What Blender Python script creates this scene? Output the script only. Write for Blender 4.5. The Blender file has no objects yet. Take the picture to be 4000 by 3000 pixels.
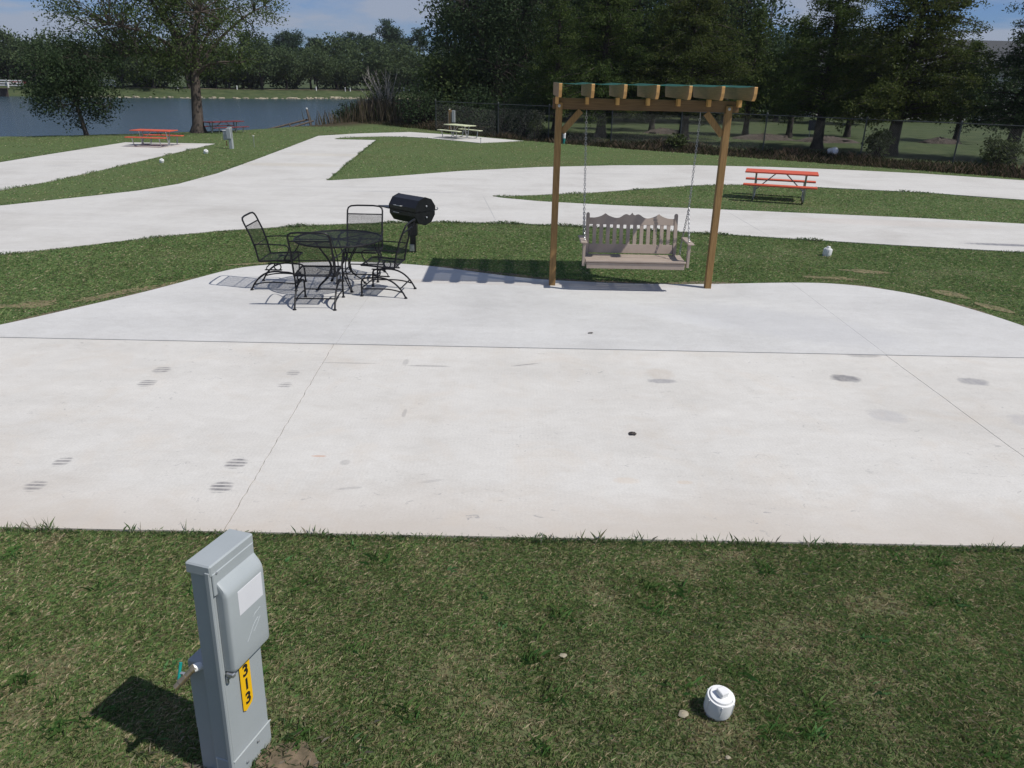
import bpy, math, random
import numpy as np
from mathutils import Vector, Matrix
from mathutils.geometry import delaunay_2d_cdt

R = math.radians
PI = math.pi
scene = bpy.context.scene
col = scene.collection
random.seed(7)
rng = np.random.default_rng(11)

# ------------------------------------------------------------------ camera
cd = bpy.data.cameras.new("camera")
cd.sensor_width = 36.0
cd.lens = 2950 / 4000 * 36.0
cd.clip_start = 0.05
cd.clip_end = 3000
cam = bpy.data.objects.new("camera", cd)
col.objects.link(cam)
CP, CR = R(22.2), R(1.15)
F = Vector((0, math.cos(CP), -math.sin(CP)))
U0 = Vector((0, math.sin(CP), math.cos(CP)))
R0 = Vector((1, 0, 0))
CRt = R0 * math.cos(CR) + U0 * math.sin(CR)
CUp = -R0 * math.sin(CR) + U0 * math.cos(CR)
m = Matrix.Identity(4)
for i in range(3):
    m[i][0], m[i][1], m[i][2] = CRt[i], CUp[i], -F[i]
m[2][3] = 2.9
cam.matrix_world = m
scene.camera = cam

# ------------------------------------------------------------------ world and sun
SUN = Vector((0.68, -0.27, 1.0)).normalized()
SUN_EL = math.asin(SUN.z)
SUN_AZ = math.atan2(SUN.x, SUN.y)
world = bpy.data.worlds.new("World")
scene.world = world
world.use_nodes = True
wt = world.node_tree
wt.nodes.clear()
wo = wt.nodes.new("ShaderNodeOutputWorld")
bg = wt.nodes.new("ShaderNodeBackground")
sky = wt.nodes.new("ShaderNodeTexSky")
sky.sky_type = 'NISHITA'
sky.sun_disc = False
sky.sun_elevation = SUN_EL
sky.sun_rotation = SUN_AZ
sky.air_density = 1.0
sky.dust_density = 0.3
sky.ozone_density = 1.6
tc = wt.nodes.new("ShaderNodeTexCoord")
mp = wt.nodes.new("ShaderNodeMapping")
mp.inputs['Scale'].default_value = (1.0, 1.0, 5.0)
n1 = wt.nodes.new("ShaderNodeTexNoise")
n1.inputs['Scale'].default_value = 5.5
n1.inputs['Detail'].default_value = 7.0
n1.inputs['Roughness'].default_value = 0.55
n1.inputs['Distortion'].default_value = 0.3
cr = wt.nodes.new("ShaderNodeValToRGB")
cr.color_ramp.elements[0].position = 0.40
cr.color_ramp.elements[0].color = (0.05, 0.05, 0.05, 1)
cr.color_ramp.elements[1].position = 0.58
cr.color_ramp.elements[1].color = (0.9, 0.9, 0.9, 1)
mix = wt.nodes.new("ShaderNodeMixRGB")
mix.inputs[2].default_value = (3.3, 3.75, 4.7, 1)
hs = wt.nodes.new("ShaderNodeMixRGB")
hs.blend_type = 'MULTIPLY'
hs.inputs[0].default_value = 1.0
hs.inputs[2].default_value = (0.30, 0.45, 0.80, 1)
wt.links.new(tc.outputs['Generated'], mp.inputs[0])
wt.links.new(mp.outputs[0], n1.inputs['Vector'])
wt.links.new(n1.outputs['Fac'], cr.inputs[0])
wt.links.new(sky.outputs[0], hs.inputs[1])
wt.links.new(hs.outputs[0], mix.inputs[1])
wt.links.new(cr.outputs[0], mix.inputs[0])
wt.links.new(mix.outputs[0], bg.inputs['Color'])
bg.inputs['Strength'].default_value = 0.1
wt.links.new(bg.outputs[0], wo.inputs[0])

sd = bpy.data.lights.new("sun", 'SUN')
sd.energy = 4.15
sd.angle = R(0.53)
sd.color = (1.0, 0.965, 0.91)
sun = bpy.data.objects.new("sun", sd)
col.objects.link(sun)
sun.rotation_euler = (-SUN).to_track_quat('-Z', 'Y').to_euler()
sun.location = (20, -8, 30)

vs = scene.view_settings
vs.view_transform = 'Standard'
vs.look = 'None'
vs.exposure = 0.0
vs.gamma = 1.0
vs.use_curve_mapping = False
scene.cycles.max_bounces = 6
scene.cycles.transparent_max_bounces = 12

# ------------------------------------------------------------------ materials
def newmat(name):
    mt = bpy.data.materials.new(name)
    mt.use_nodes = True
    nt = mt.node_tree
    return mt, nt, nt.nodes["Principled BSDF"]

def N(nt, typ, **kw):
    n = nt.nodes.new(typ)
    for k, v in kw.items():
        if k in n.inputs.keys():
            n.inputs[k].default_value = v
        else:
            setattr(n, k, v)
    return n

def objco(nt, scale=(1, 1, 1)):
    t = nt.nodes.new("ShaderNodeTexCoord")
    p = nt.nodes.new("ShaderNodeMapping")
    p.inputs['Scale'].default_value = scale
    nt.links.new(t.outputs['Object'], p.inputs[0])
    return p.outputs[0]

def ramp(nt, fac, stops):
    r = nt.nodes.new("ShaderNodeValToRGB")
    e = r.color_ramp.elements
    while len(e) < len(stops):
        e.new(0.5)
    for i, (p, c) in enumerate(stops):
        e[i].position = p
        e[i].color = (*c, 1) if len(c) == 3 else c
    nt.links.new(fac, r.inputs[0])
    return r.outputs[0]

def noise(nt, vec, scale, detail=4, rough=0.55, dist=0.0):
    n = N(nt, "ShaderNodeTexNoise", Scale=scale, Detail=detail, Roughness=rough, Distortion=dist)
    nt.links.new(vec, n.inputs['Vector'])
    return n.outputs['Fac']

def mixc(nt, fac, a, b, mode='MIX'):
    x = nt.nodes.new("ShaderNodeMixRGB")
    x.blend_type = mode
    for i, v in enumerate((fac, a, b)):
        if hasattr(v, 'is_linked') or hasattr(v, 'links'):
            nt.links.new(v, x.inputs[i])
        elif isinstance(v, (int, float)):
            x.inputs[i].default_value = v if i == 0 else (v, v, v, 1)
        else:
            x.inputs[i].default_value = (*v, 1)
    return x.outputs[0]

def math_(nt, op, a, b=None, c=None):
    x = nt.nodes.new("ShaderNodeMath")
    x.operation = op
    for i, v in enumerate((a, b, c)):
        if v is None:
            continue
        if isinstance(v, (int, float)):
            x.inputs[i].default_value = v
        else:
            nt.links.new(v, x.inputs[i])
    return x.outputs[0]

def bump(nt, bsdf, height, strength, dist=0.01):
    b = N(nt, "ShaderNodeBump", Strength=strength, Distance=dist)
    nt.links.new(height, b.inputs['Height'])
    nt.links.new(b.outputs[0], bsdf.inputs['Normal'])

def speckled(name, c1, c2, scale=8, rough=0.6, metal=0.0, bmp=0.1, stretch=(1, 1, 1), lo=0.35, hi=0.65, spec=0.5):
    mt, nt, b = newmat(name)
    v = objco(nt, stretch)
    f = noise(nt, v, scale, 5, 0.6)
    nt.links.new(ramp(nt, f, [(lo, c1), (hi, c2)]), b.inputs['Base Color'])
    b.inputs['Roughness'].default_value = rough
    b.inputs['Metallic'].default_value = metal
    b.inputs['Specular IOR Level'].default_value = spec
    if bmp:
        bump(nt, b, noise(nt, v, scale * 4, 4), bmp, 0.005)
    return mt

def concrete(name, base, dirt, stains=(), broom=0.0, front_dirt=None):
    mt, nt, b = newmat(name)
    v = objco(nt)
    big = noise(nt, v, 0.55, 6, 0.62, 0.4)
    fine = noise(nt, v, 55, 3, 0.7)
    sv = objco(nt, (0.25, 2.2, 1))
    streak = noise(nt, sv, 0.9, 5, 0.6)
    c = ramp(nt, big, [(0.30, dirt), (0.55, base)])
    c = mixc(nt, 0.35, c, ramp(nt, streak, [(0.35, tuple(x * 0.88 for x in base)), (0.65, tuple(min(1, x * 1.06) for x in base))]), 'MIX')
    c = mixc(nt, 0.17, c, ramp(nt, fine, [(0.3, (0.25, 0.25, 0.25)), (0.7, (1, 1, 1))]), 'MULTIPLY')
    c = mixc(nt, 0.30, c, ramp(nt, noise(nt, objco(nt, (1, 1.6, 1)), 4.5, 8, 0.7, 0.6), [(0.32, (0.74, 0.72, 0.69)), (0.62, (1, 1, 1))]), 'MULTIPLY')
    pit = ramp(nt, noise(nt, v, 38, 2, 0.5), [(0.745, (0, 0, 0)), (0.79, (0.55, 0.55, 0.55))])
    c = mixc(nt, pit, c, (0.28, 0.27, 0.26))
    sep = nt.nodes.new("ShaderNodeSeparateXYZ")
    nt.links.new(v, sep.inputs[0])
    X, Y = sep.outputs[0], sep.outputs[1]
    if broom:
        w = math_(nt, 'SINE', math_(nt, 'MULTIPLY', math_(nt, 'ADD', X, math_(nt, 'MULTIPLY', big, 0.05)), 190.0))
        w = math_(nt, 'MULTIPLY_ADD', w, 0.5, 0.5)
        w = math_(nt, 'MULTIPLY', w, math_(nt, 'MULTIPLY', noise(nt, v, 1.3, 3), broom))
        c = mixc(nt, w, c, (0.30, 0.28, 0.26), 'MIX')
    if front_dirt:
        y0, y1, cc = front_dirt
        f = math_(nt, 'SUBTRACT', Y, y0)
        f = math_(nt, 'DIVIDE', f, y1 - y0)
        f = math_(nt, 'ADD', f, math_(nt, 'MULTIPLY_ADD', big, 1.6, -0.8))
        f = math_(nt, 'SUBTRACT', 1.0, f)
        f = ramp(nt, f, [(0.1, (0, 0, 0)), (0.9, (0.62, 0.62, 0.62))])
        c = mixc(nt, f, c, cc)
        # light rust-coloured blotches and flaked marks of the old slab
        blot = ramp(nt, noise(nt, v, 1.5, 6, 0.68, 0.8), [(0.50, (0, 0, 0)), (0.72, (0.22, 0.22, 0.22))])
        c = mixc(nt, blot, c, (0.52, 0.42, 0.31))
        fl = math_(nt, 'MULTIPLY', ramp(nt, noise(nt, objco(nt, (5, 9, 1)), 1.9, 6, 0.75, 1.2), [(0.62, (0, 0, 0)), (0.655, (1, 1, 1))]),
                   ramp(nt, noise(nt, v, 0.8, 2), [(0.44, (0, 0, 0)), (0.56, (1, 1, 1))]))
        c = mixc(nt, math_(nt, 'MULTIPLY', fl, 0.75), c, (0.30, 0.29, 0.28))
    smr = noise(nt, objco(nt, (1, .35, 1)), 24, 4, 0.7)
    for (x, y, rx, ry, rot, amt, cc, lines) in stains:
        dx = math_(nt, 'SUBTRACT', X, x)
        dy = math_(nt, 'SUBTRACT', Y, y)
        ca, sa = math.cos(rot), math.sin(rot)
        u = math_(nt, 'DIVIDE', math_(nt, 'ADD', math_(nt, 'MULTIPLY', dx, ca), math_(nt, 'MULTIPLY', dy, sa)), rx)
        w = math_(nt, 'DIVIDE', math_(nt, 'SUBTRACT', math_(nt, 'MULTIPLY', dy, ca), math_(nt, 'MULTIPLY', dx, sa)), ry)
        d = math_(nt, 'ADD', math_(nt, 'POWER', math_(nt, 'ABSOLUTE', u), 2.4), math_(nt, 'POWER', math_(nt, 'ABSOLUTE', w), 2.4))
        d = math_(nt, 'ADD', d, math_(nt, 'MULTIPLY_ADD', noise(nt, v, 16, 4), 1.5, -0.75))
        f = math_(nt, 'SMOOTH_MIN', math_(nt, 'MAXIMUM', math_(nt, 'MULTIPLY', math_(nt, 'SUBTRACT', 1.35, d), 1.1), 0.0), 1.0, 0.2)
        if lines:
            s = math_(nt, 'SINE', math_(nt, 'MULTIPLY', dy, 2 * PI / lines))
            f = math_(nt, 'MULTIPLY', f, math_(nt, 'MINIMUM', math_(nt, 'MULTIPLY_ADD', s, 1.4, 1.15), 1.0))
            f = math_(nt, 'MAXIMUM', f, 0.0)
        f = math_(nt, 'MULTIPLY', f, math_(nt, 'MULTIPLY_ADD', smr, 1.5, 0.25))
        f = math_(nt, 'MINIMUM', math_(nt, 'MULTIPLY', f, amt * .88), 0.9)
        c = mixc(nt, f, c, cc)
    nt.links.new(c, b.inputs['Base Color'])
    b.inputs['Roughness'].default_value = 0.85
    b.inputs['Specular IOR Level'].default_value = 0.25
    bump(nt, b, fine, 0.12, 0.004)
    return mt

GREY = (0.16, 0.155, 0.16)
STAINS = [
    (-3.62, 7.25, .085, .085, 0.0, .72, GREY, .05), (-3.61, 6.89, .085, .085, 0.0, .70, GREY, .05),
    (-2.26, 7.24, .065, .07, 0, .55, GREY, .05), (-2.25, 6.91, .07, .07, 0, .55, GREY, .05),
    (-3.53, 5.25, .065, .075, 0, .70, GREY, .05), (-3.52, 4.87, .075, .075, 0, .72, GREY, .05),
    (-2.17, 5.28, .08, .085, 0, .85, GREY, .05), (-2.15, 4.91, .078, .085, 0, .85, GREY, .05),
    (1.54, 7.22, .14, .06, 0, .62, (0.2, 0.2, 0.22), 0), (1.56, 7.42, .15, .15, 0, .28, (.42, .34, .26), 0),
    (3.50, 7.40, .15, .10, -.15, .80, (0.15, 0.15, 0.16), 0), (4.84, 7.38, .15, .10, -.15, .62, (0.2, 0.2, 0.22), 0),
    (3.52, 6.45, .17, .15, -.2, .30, (0.3, 0.3, 0.33), 0), (4.80, 6.40, .16, .14, -.2, .28, (0.3, 0.3, 0.33), 0),
    (0.15, 7.62, .16, .018, .35, .5, GREY, 0), (-1.32, 5.33, .04, .045, 0, .28, GREY, 0),
    (-.98, 6.3, .02, .09, 0, .35, GREY, 0), (-1.55, 5.43, .06, .012, 0, .6, (.5, .2, .08), 0),
    (.90, 5.13, .10, .05, 0, .22, (.55, .38, .22), 0), (1.35, 5.12, .06, .03, 0, .25, (.55, .38, .22), 0),
    (-.60, 5.06, .10, .02, .3, .2, GREY, 0), (-1.2, 4.93, .09, .018, .2, .3, GREY, 0),
    (-1.15, 7.62, .03, .10, 0, .3, GREY, 0), (-.9, 7.52, .22, .02, 0, .5, GREY, 0), (-1.75, 7.56, .3, .015, 0, .4, GREY, 0),
    (4.0, 8.12, .18, .05, 0, .45, GREY, 0),
]
M = {}
M['pad'] = concrete('worn_cream_concrete', (0.645, 0.624, 0.58), (0.545, 0.52, 0.475), STAINS, 0.07, (4.3, 5.2, (0.47, 0.415, 0.355)))
M['patio'] = concrete('new_pale_concrete', (0.60, 0.592, 0.57), (0.49, 0.482, 0.465), (
    (0.1, 11.05, 2.6, .13, .0, .35, (.42, .36, .30), 0), (3.4, 9.3, 1.5, .6, -.5, .35, (.44, .44, .45), 0), (2.0, 9.6, .9, .25, -.6, .3, (.60, .60, .60), 0)), 0.0)
M['road'] = concrete('road_concrete', (0.60, 0.585, 0.55), (0.48, 0.46, 0.425), (
    (-2.9, 20.3, 1.5, .14, .05, .35, (.33, .33, .34), 0), (-7.5, 26, 1.6, .5, 0, .3, (.50, .44, .33), 0),
    (-7.2, 29.5, 1.4, .5, 0, .3, (.50, .44, .33), 0), (8.5, 17.0, 2.6, .4, -.1, .3, (.50, .43, .37), 0), (9.75, 14.75, .9, .12, -.1, .9, (.17, .17, .19), 0),
    (5.05, 16.75, .012, 1.7, .03, .6, (.3, .3, .3), 0), (-.62, 18.0, .012, 2.0, .12, .6, (.3, .3, .3), 0), (-7.2, 23.4, 1.9, .012, .1, .5, (.3, .3, .3), 0), (-7.6, 31.0, 1.8, .014, 0, .5, (.3, .3, .3), 0),
    (-4.6, 21.0, 2.4, .16, .08, .22, (.36, .35, .34), 0), (-3.4, 17.9, 2.2, .10, .15, .2, (.36, .35, .34), 0), (3.0, 25.2, 3.2, .18, .1, .18, (.36, .35, .34), 0), (-14.4, 24.5, .5, .25, .6, .25, (.38, .37, .37), 0)), 0.0)
M['soil'] = speckled('bare_soil', (0.075, 0.062, 0.036), (0.19, 0.14, 0.09), 16, 0.95, 0, 0.6)
M['thatch'] = speckled('dry_thatch', (0.10, 0.095, 0.045), (0.22, 0.175, 0.09), 9, 0.95, 0, 0.6)
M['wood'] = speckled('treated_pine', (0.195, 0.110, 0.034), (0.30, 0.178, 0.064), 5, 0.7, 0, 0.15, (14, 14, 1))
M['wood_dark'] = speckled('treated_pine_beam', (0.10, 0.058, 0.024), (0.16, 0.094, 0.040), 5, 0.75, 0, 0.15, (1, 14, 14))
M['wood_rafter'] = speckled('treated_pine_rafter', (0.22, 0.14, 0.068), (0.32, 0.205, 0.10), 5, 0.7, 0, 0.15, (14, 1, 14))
M['lit_pine'] = speckled('sunlit_pine', (0.50, 0.27, 0.085), (0.62, 0.36, 0.13), 6, 0.7, 0, 0.1)  # pine with sunlight painted in as a brighter orange
M['swing'] = speckled('taupe_poly_board', (0.335, 0.268, 0.218), (0.38, 0.308, 0.255), 6, 0.55, 0, 0.05)
M['galv'] = speckled('galvanized_steel', (0.38, 0.39, 0.40), (0.52, 0.53, 0.54), 18, 0.38, 0.75, 0.0)
M['chain'] = speckled('zinc_chain', (0.28, 0.28, 0.29), (0.42, 0.42, 0.42), 30, 0.3, 0.8, 0.0)
M['black'] = speckled('black_wrought_iron', (0.006, 0.006, 0.008), (0.011, 0.011, 0.013), 20, 0.5, 0.0, 0.0, spec=0.3)
M['grill'] = speckled('black_grill_enamel', (0.006, 0.006, 0.008), (0.012, 0.012, 0.014), 12, 0.35, 0.0, 0.03)
M['red'] = speckled('orange_red_plastic', (0.54, 0.085, 0.040), (0.64, 0.115, 0.055), 7, 0.5, 0, 0.03)
M['red_old'] = speckled('dull_red_paint', (0.14, 0.018, 0.017), (0.19, 0.026, 0.023), 7, 0.6, 0, 0.03)
M['cream'] = speckled('weathered_cream_paint', (0.50, 0.53, 0.33), (0.66, 0.68, 0.46), 7, 0.6, 0, 0.03)
M['pedgrey'] = speckled('grey_powder_coat', (0.335, 0.365, 0.37), (0.36, 0.39, 0.395), 4, 0.42, 0.0, 0.015)
M['pedlight'] = speckled('worn_grey_coat', (0.42, 0.45, 0.455), (0.46, 0.49, 0.495), 12, 0.45, 0.0, 0)
M['white'] = speckled('white_pvc', (0.72, 0.72, 0.70), (0.80, 0.80, 0.78), 9, 0.35, 0, 0.02)
M['paper'] = speckled('white_label', (0.66, 0.66, 0.68), (0.70, 0.70, 0.72), 5, 0.5, 0, 0)
M['yellow'] = speckled('yellow_plate', (0.80, 0.44, 0.005), (0.86, 0.50, 0.01), 5, 0.45, 0, 0)
M['ink'] = speckled('black_numerals', (0.012, 0.012, 0.012), (0.02, 0.018, 0.015), 30, 0.5, 0, 0)
M['brass'] = speckled('old_brass', (0.38, 0.30, 0.19), (0.52, 0.42, 0.28), 22, 0.32, 0.85, 0.02)
M['teal'] = speckled('teal_handle', (0.0, 0.22, 0.19), (0.01, 0.30, 0.26), 12, 0.4, 0, 0)
M['rust'] = speckled('rusty_red_fitting', (0.30, 0.03, 0.015), (0.38, 0.05, 0.02), 22, 0.6, 0, 0)
M['bark'] = speckled('grey_brown_bark', (0.045, 0.035, 0.027), (0.10, 0.08, 0.065), 6, 0.9, 0, 0.7, (4, 4, 0.8))
M['bark_dark'] = speckled('dark_bark', (0.018, 0.014, 0.011), (0.05, 0.04, 0.032), 6, 0.9, 0, 0.7, (4, 4, 0.8))
M['bark_pale'] = speckled('bleached_twigs', (0.28, 0.26, 0.23), (0.42, 0.40, 0.36), 6, 0.9, 0, 0.2, (4, 4, 0.8))
M['roof'] = speckled('grey_shingles', (0.040, 0.043, 0.048), (0.062, 0.066, 0.072), 9, 0.9, 0, 0.3, (1, 1, 6))
M['siding'] = speckled('pale_siding', (0.48, 0.47, 0.44), (0.56, 0.55, 0.52), 3, 0.8, 0, 0.1, (1, 1, 12))
M['glass'] = speckled('dark_window_glass', (0.02, 0.025, 0.03), (0.04, 0.045, 0.05), 2, 0.1, 0, 0)
M['stone'] = speckled('pale_riprap', (0.24, 0.21, 0.145), (0.42, 0.37, 0.27), 2, 0.9, 0, 0.4)
M['seawall'] = speckled('timber_bulkhead', (0.06, 0.045, 0.035), (0.11, 0.085, 0.065), 1, 0.9, 0, 0.3, (6, 6, 0.3))
M['navy'] = speckled('navy_sign', (0.01, 0.014, 0.03), (0.02, 0.025, 0.05), 3, 0.5, 0, 0)
M['leafbrown'] = speckled('dead_leaf', (0.035, 0.03, 0.028), (0.07, 0.055, 0.045), 20, 0.8, 0, 0.2)
M['wire'] = speckled('dull_fence_wire', (0.06, 0.068, 0.065), (0.10, 0.11, 0.105), 5, 0.5, 0.5, 0)
M['track'] = speckled('sandy_track', (0.30, 0.25, 0.16), (0.42, 0.36, 0.25), 1.5, 0.95, 0, 0.2)
M['mulch'] = speckled('dark_mulch', (0.035, 0.026, 0.019), (0.09, 0.072, 0.058), 7, 0.95, 0, 0.8)

def shade_cloth():
    mt, nt, b = newmat('green_shade_cloth')
    out = nt.nodes["Material Output"]
    v = objco(nt)
    c = ramp(nt, noise(nt, v, 60, 3), [(0.3, (0.006, 0.06, 0.048)), (0.7, (0.01, 0.09, 0.072))])
    nt.links.new(c, b.inputs['Base Color'])
    b.inputs['Roughness'].default_value = 0.7
    tr = N(nt, "ShaderNodeBsdfTransparent")
    tl = N(nt, "ShaderNodeBsdfTranslucent", Color=(0.05, 0.35, 0.28, 1))
    m1 = N(nt, "ShaderNodeMixShader", Fac=0.35)
    m2 = N(nt, "ShaderNodeMixShader", Fac=0.13)
    nt.links.new(b.outputs[0], m1.inputs[1])
    nt.links.new(tl.outputs[0], m1.inputs[2])
    nt.links.new(m1.outputs[0], m2.inputs[1])
    nt.links.new(tr.outputs[0], m2.inputs[2])
    nt.links.new(m2.outputs[0], out.inputs[0])
    return mt
M['cloth'] = shade_cloth()

def foliage(name, dark, mid, light, trans=0.32, clump=0.6):
    mt, nt, b = newmat(name)
    out = nt.nodes["Material Output"]
    geo = nt.nodes.new("ShaderNodeNewGeometry")
    v = objco(nt)
    f = math_(nt, 'ADD', math_(nt, 'MULTIPLY', geo.outputs['Random Per Island'], 0.34), math_(nt, 'MULTIPLY', noise(nt, v, clump, 4), 0.72))
    c = ramp(nt, f, [(0.22, dark), (0.52, mid), (0.88, light)])
    nt.links.new(c, b.inputs['Base Color'])
    b.inputs['Roughness'].default_value = 0.65
    b.inputs['Specular IOR Level'].default_value = 0.10
    tl = N(nt, "ShaderNodeBsdfTranslucent")
    nt.links.new(c, tl.inputs['Color'])
    ms = N(nt, "ShaderNodeMixShader", Fac=trans)
    nt.links.new(b.outputs[0], ms.inputs[1])
    nt.links.new(tl.outputs[0], ms.inputs[2])
    nt.links.new(ms.outputs[0], out.inputs[0])
    return mt
M['oak'] = foliage('oak_leaves', (0.050, 0.080, 0.027), (0.085, 0.12, 0.040), (0.12, 0.155, 0.055), 0.38)
M['cypress'] = foliage('cypress_needles', (0.026, 0.050, 0.014), (0.058, 0.090, 0.024), (0.112, 0.140, 0.038), 0.38, 0.8)
M['cypress_rust'] = foliage('cypress_needles_rusting', (0.028, 0.047, 0.013), (0.064, 0.086, 0.023), (0.118, 0.130, 0.036), 0.38, 0.8)
M['dark_leaf'] = foliage('dark_evergreen_leaves', (0.024, 0.042, 0.020), (0.044, 0.072, 0.032), (0.082, 0.115, 0.050), 0.34)
M['far_leaf'] = foliage('far_oak_leaves', (0.045, 0.070, 0.032), (0.076, 0.108, 0.048), (0.11, 0.145, 0.064), 0.35, 0.25)
M['pine_leaf'] = foliage('pine_needles', (0.022, 0.042, 0.026), (0.038, 0.066, 0.038), (0.058, 0.092, 0.048), 0.25, 0.3)
M['shrub'] = foliage('weedy_shrub_leaves', (0.042, 0.062, 0.022), (0.075, 0.10, 0.036), (0.12, 0.135, 0.055))

def attr_mat(name, trans):
    mt, nt, b = newmat(name)
    out = nt.nodes["Material Output"]
    a = nt.nodes.new("ShaderNodeAttribute")
    a.attribute_name = "tint"
    nt.links.new(a.outputs['Color'], b.inputs['Base Color'])
    b.inputs['Roughness'].default_value = 0.6
    b.inputs['Specular IOR Level'].default_value = 0.2
    tl = N(nt, "ShaderNodeBsdfTranslucent")
    nt.links.new(a.outputs['Color'], tl.inputs['Color'])
    ms = N(nt, "ShaderNodeMixShader", Fac=trans)
    nt.links.new(b.outputs[0], ms.inputs[1])
    nt.links.new(tl.outputs[0], ms.inputs[2])
    nt.links.new(ms.outputs[0], out.inputs[0])
    return mt
M['blade'] = attr_mat('grass_blades', 0.38)

def ground_mat():
    mt, nt, b = newmat('lawn_ground')
    v = objco(nt)
    a = nt.nodes.new("ShaderNodeAttribute")
    a.attribute_name = "soil"
    fine = noise(nt, objco(nt, (1, .6, 1)), 26, 5, 0.75)
    midn = noise(nt, v, 3.2, 5, 0.65)
    big = noise(nt, v, 0.28, 4, 0.6, 0.3)
    g = ramp(nt, fine, [(0.28, (0.052, 0.080, 0.030)), (0.52, (0.090, 0.130, 0.050)), (0.76, (0.130, 0.168, 0.076))])
    g = mixc(nt, ramp(nt, midn, [(0.40, (0, 0, 0)), (0.72, (0.55, 0.55, 0.55))]), g, (0.095, 0.100, 0.040))
    g = mixc(nt, ramp(nt, big, [(0.50, (0, 0, 0)), (0.72, (0.45, 0.45, 0.45))]), g, (0.112, 0.106, 0.048))
    s = ramp(nt, noise(nt, v, 11, 5, 0.7), [(0.30, (0.082, 0.110, 0.046)), (0.55, (0.115, 0.128, 0.060)), (0.76, (0.18, 0.152, 0.09))])
    w = ramp(nt, noise(nt, v, 2.5, 5, 0.7), [(0.35, (0.03, 0.025, 0.014)), (0.7, (0.085, 0.065, 0.038))])
    sepc = nt.nodes.new("ShaderNodeSeparateColor")
    nt.links.new(a.outputs['Color'], sepc.inputs[0])
    c = mixc(nt, sepc.outputs[0], g, s)
    c = mixc(nt, sepc.outputs[1], c, w)
    dark_lawn = ramp(nt, noise(nt, v, 0.9, 6, 0.7), [(0.35, (0.042, 0.060, 0.026)), (0.55, (0.066, 0.086, 0.038)), (0.75, (0.10, 0.105, 0.055))])
    c = mixc(nt, sepc.outputs[2], c, dark_lawn)  # darker olive grass behind the fence and on the far bank
    nt.links.new(c, b.inputs['Base Color'])
    b.inputs['Roughness'].default_value = 0.95
    b.inputs['Specular IOR Level'].default_value = 0.1
    bump(nt, b, fine, 0.35, 0.02)
    return mt
M['ground'] = ground_mat()

def water_mat():
    mt, nt, b = newmat('lake_water')
    b.inputs['Base Color'].default_value = (0.03, 0.055, 0.07, 1)
    b.inputs['Roughness'].default_value = 0.2
    b.inputs['IOR'].default_value = 1.33
    v = objco(nt, (0.8, 1.6, 1))
    h = math_(nt, 'ADD', noise(nt, v, 1.6, 5, 0.6), math_(nt, 'MULTIPLY', noise(nt, v, 0.22, 3), 1.2))
    bump(nt, b, h, 0.9, 0.18)
    return mt
M['water'] = water_mat()

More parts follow.
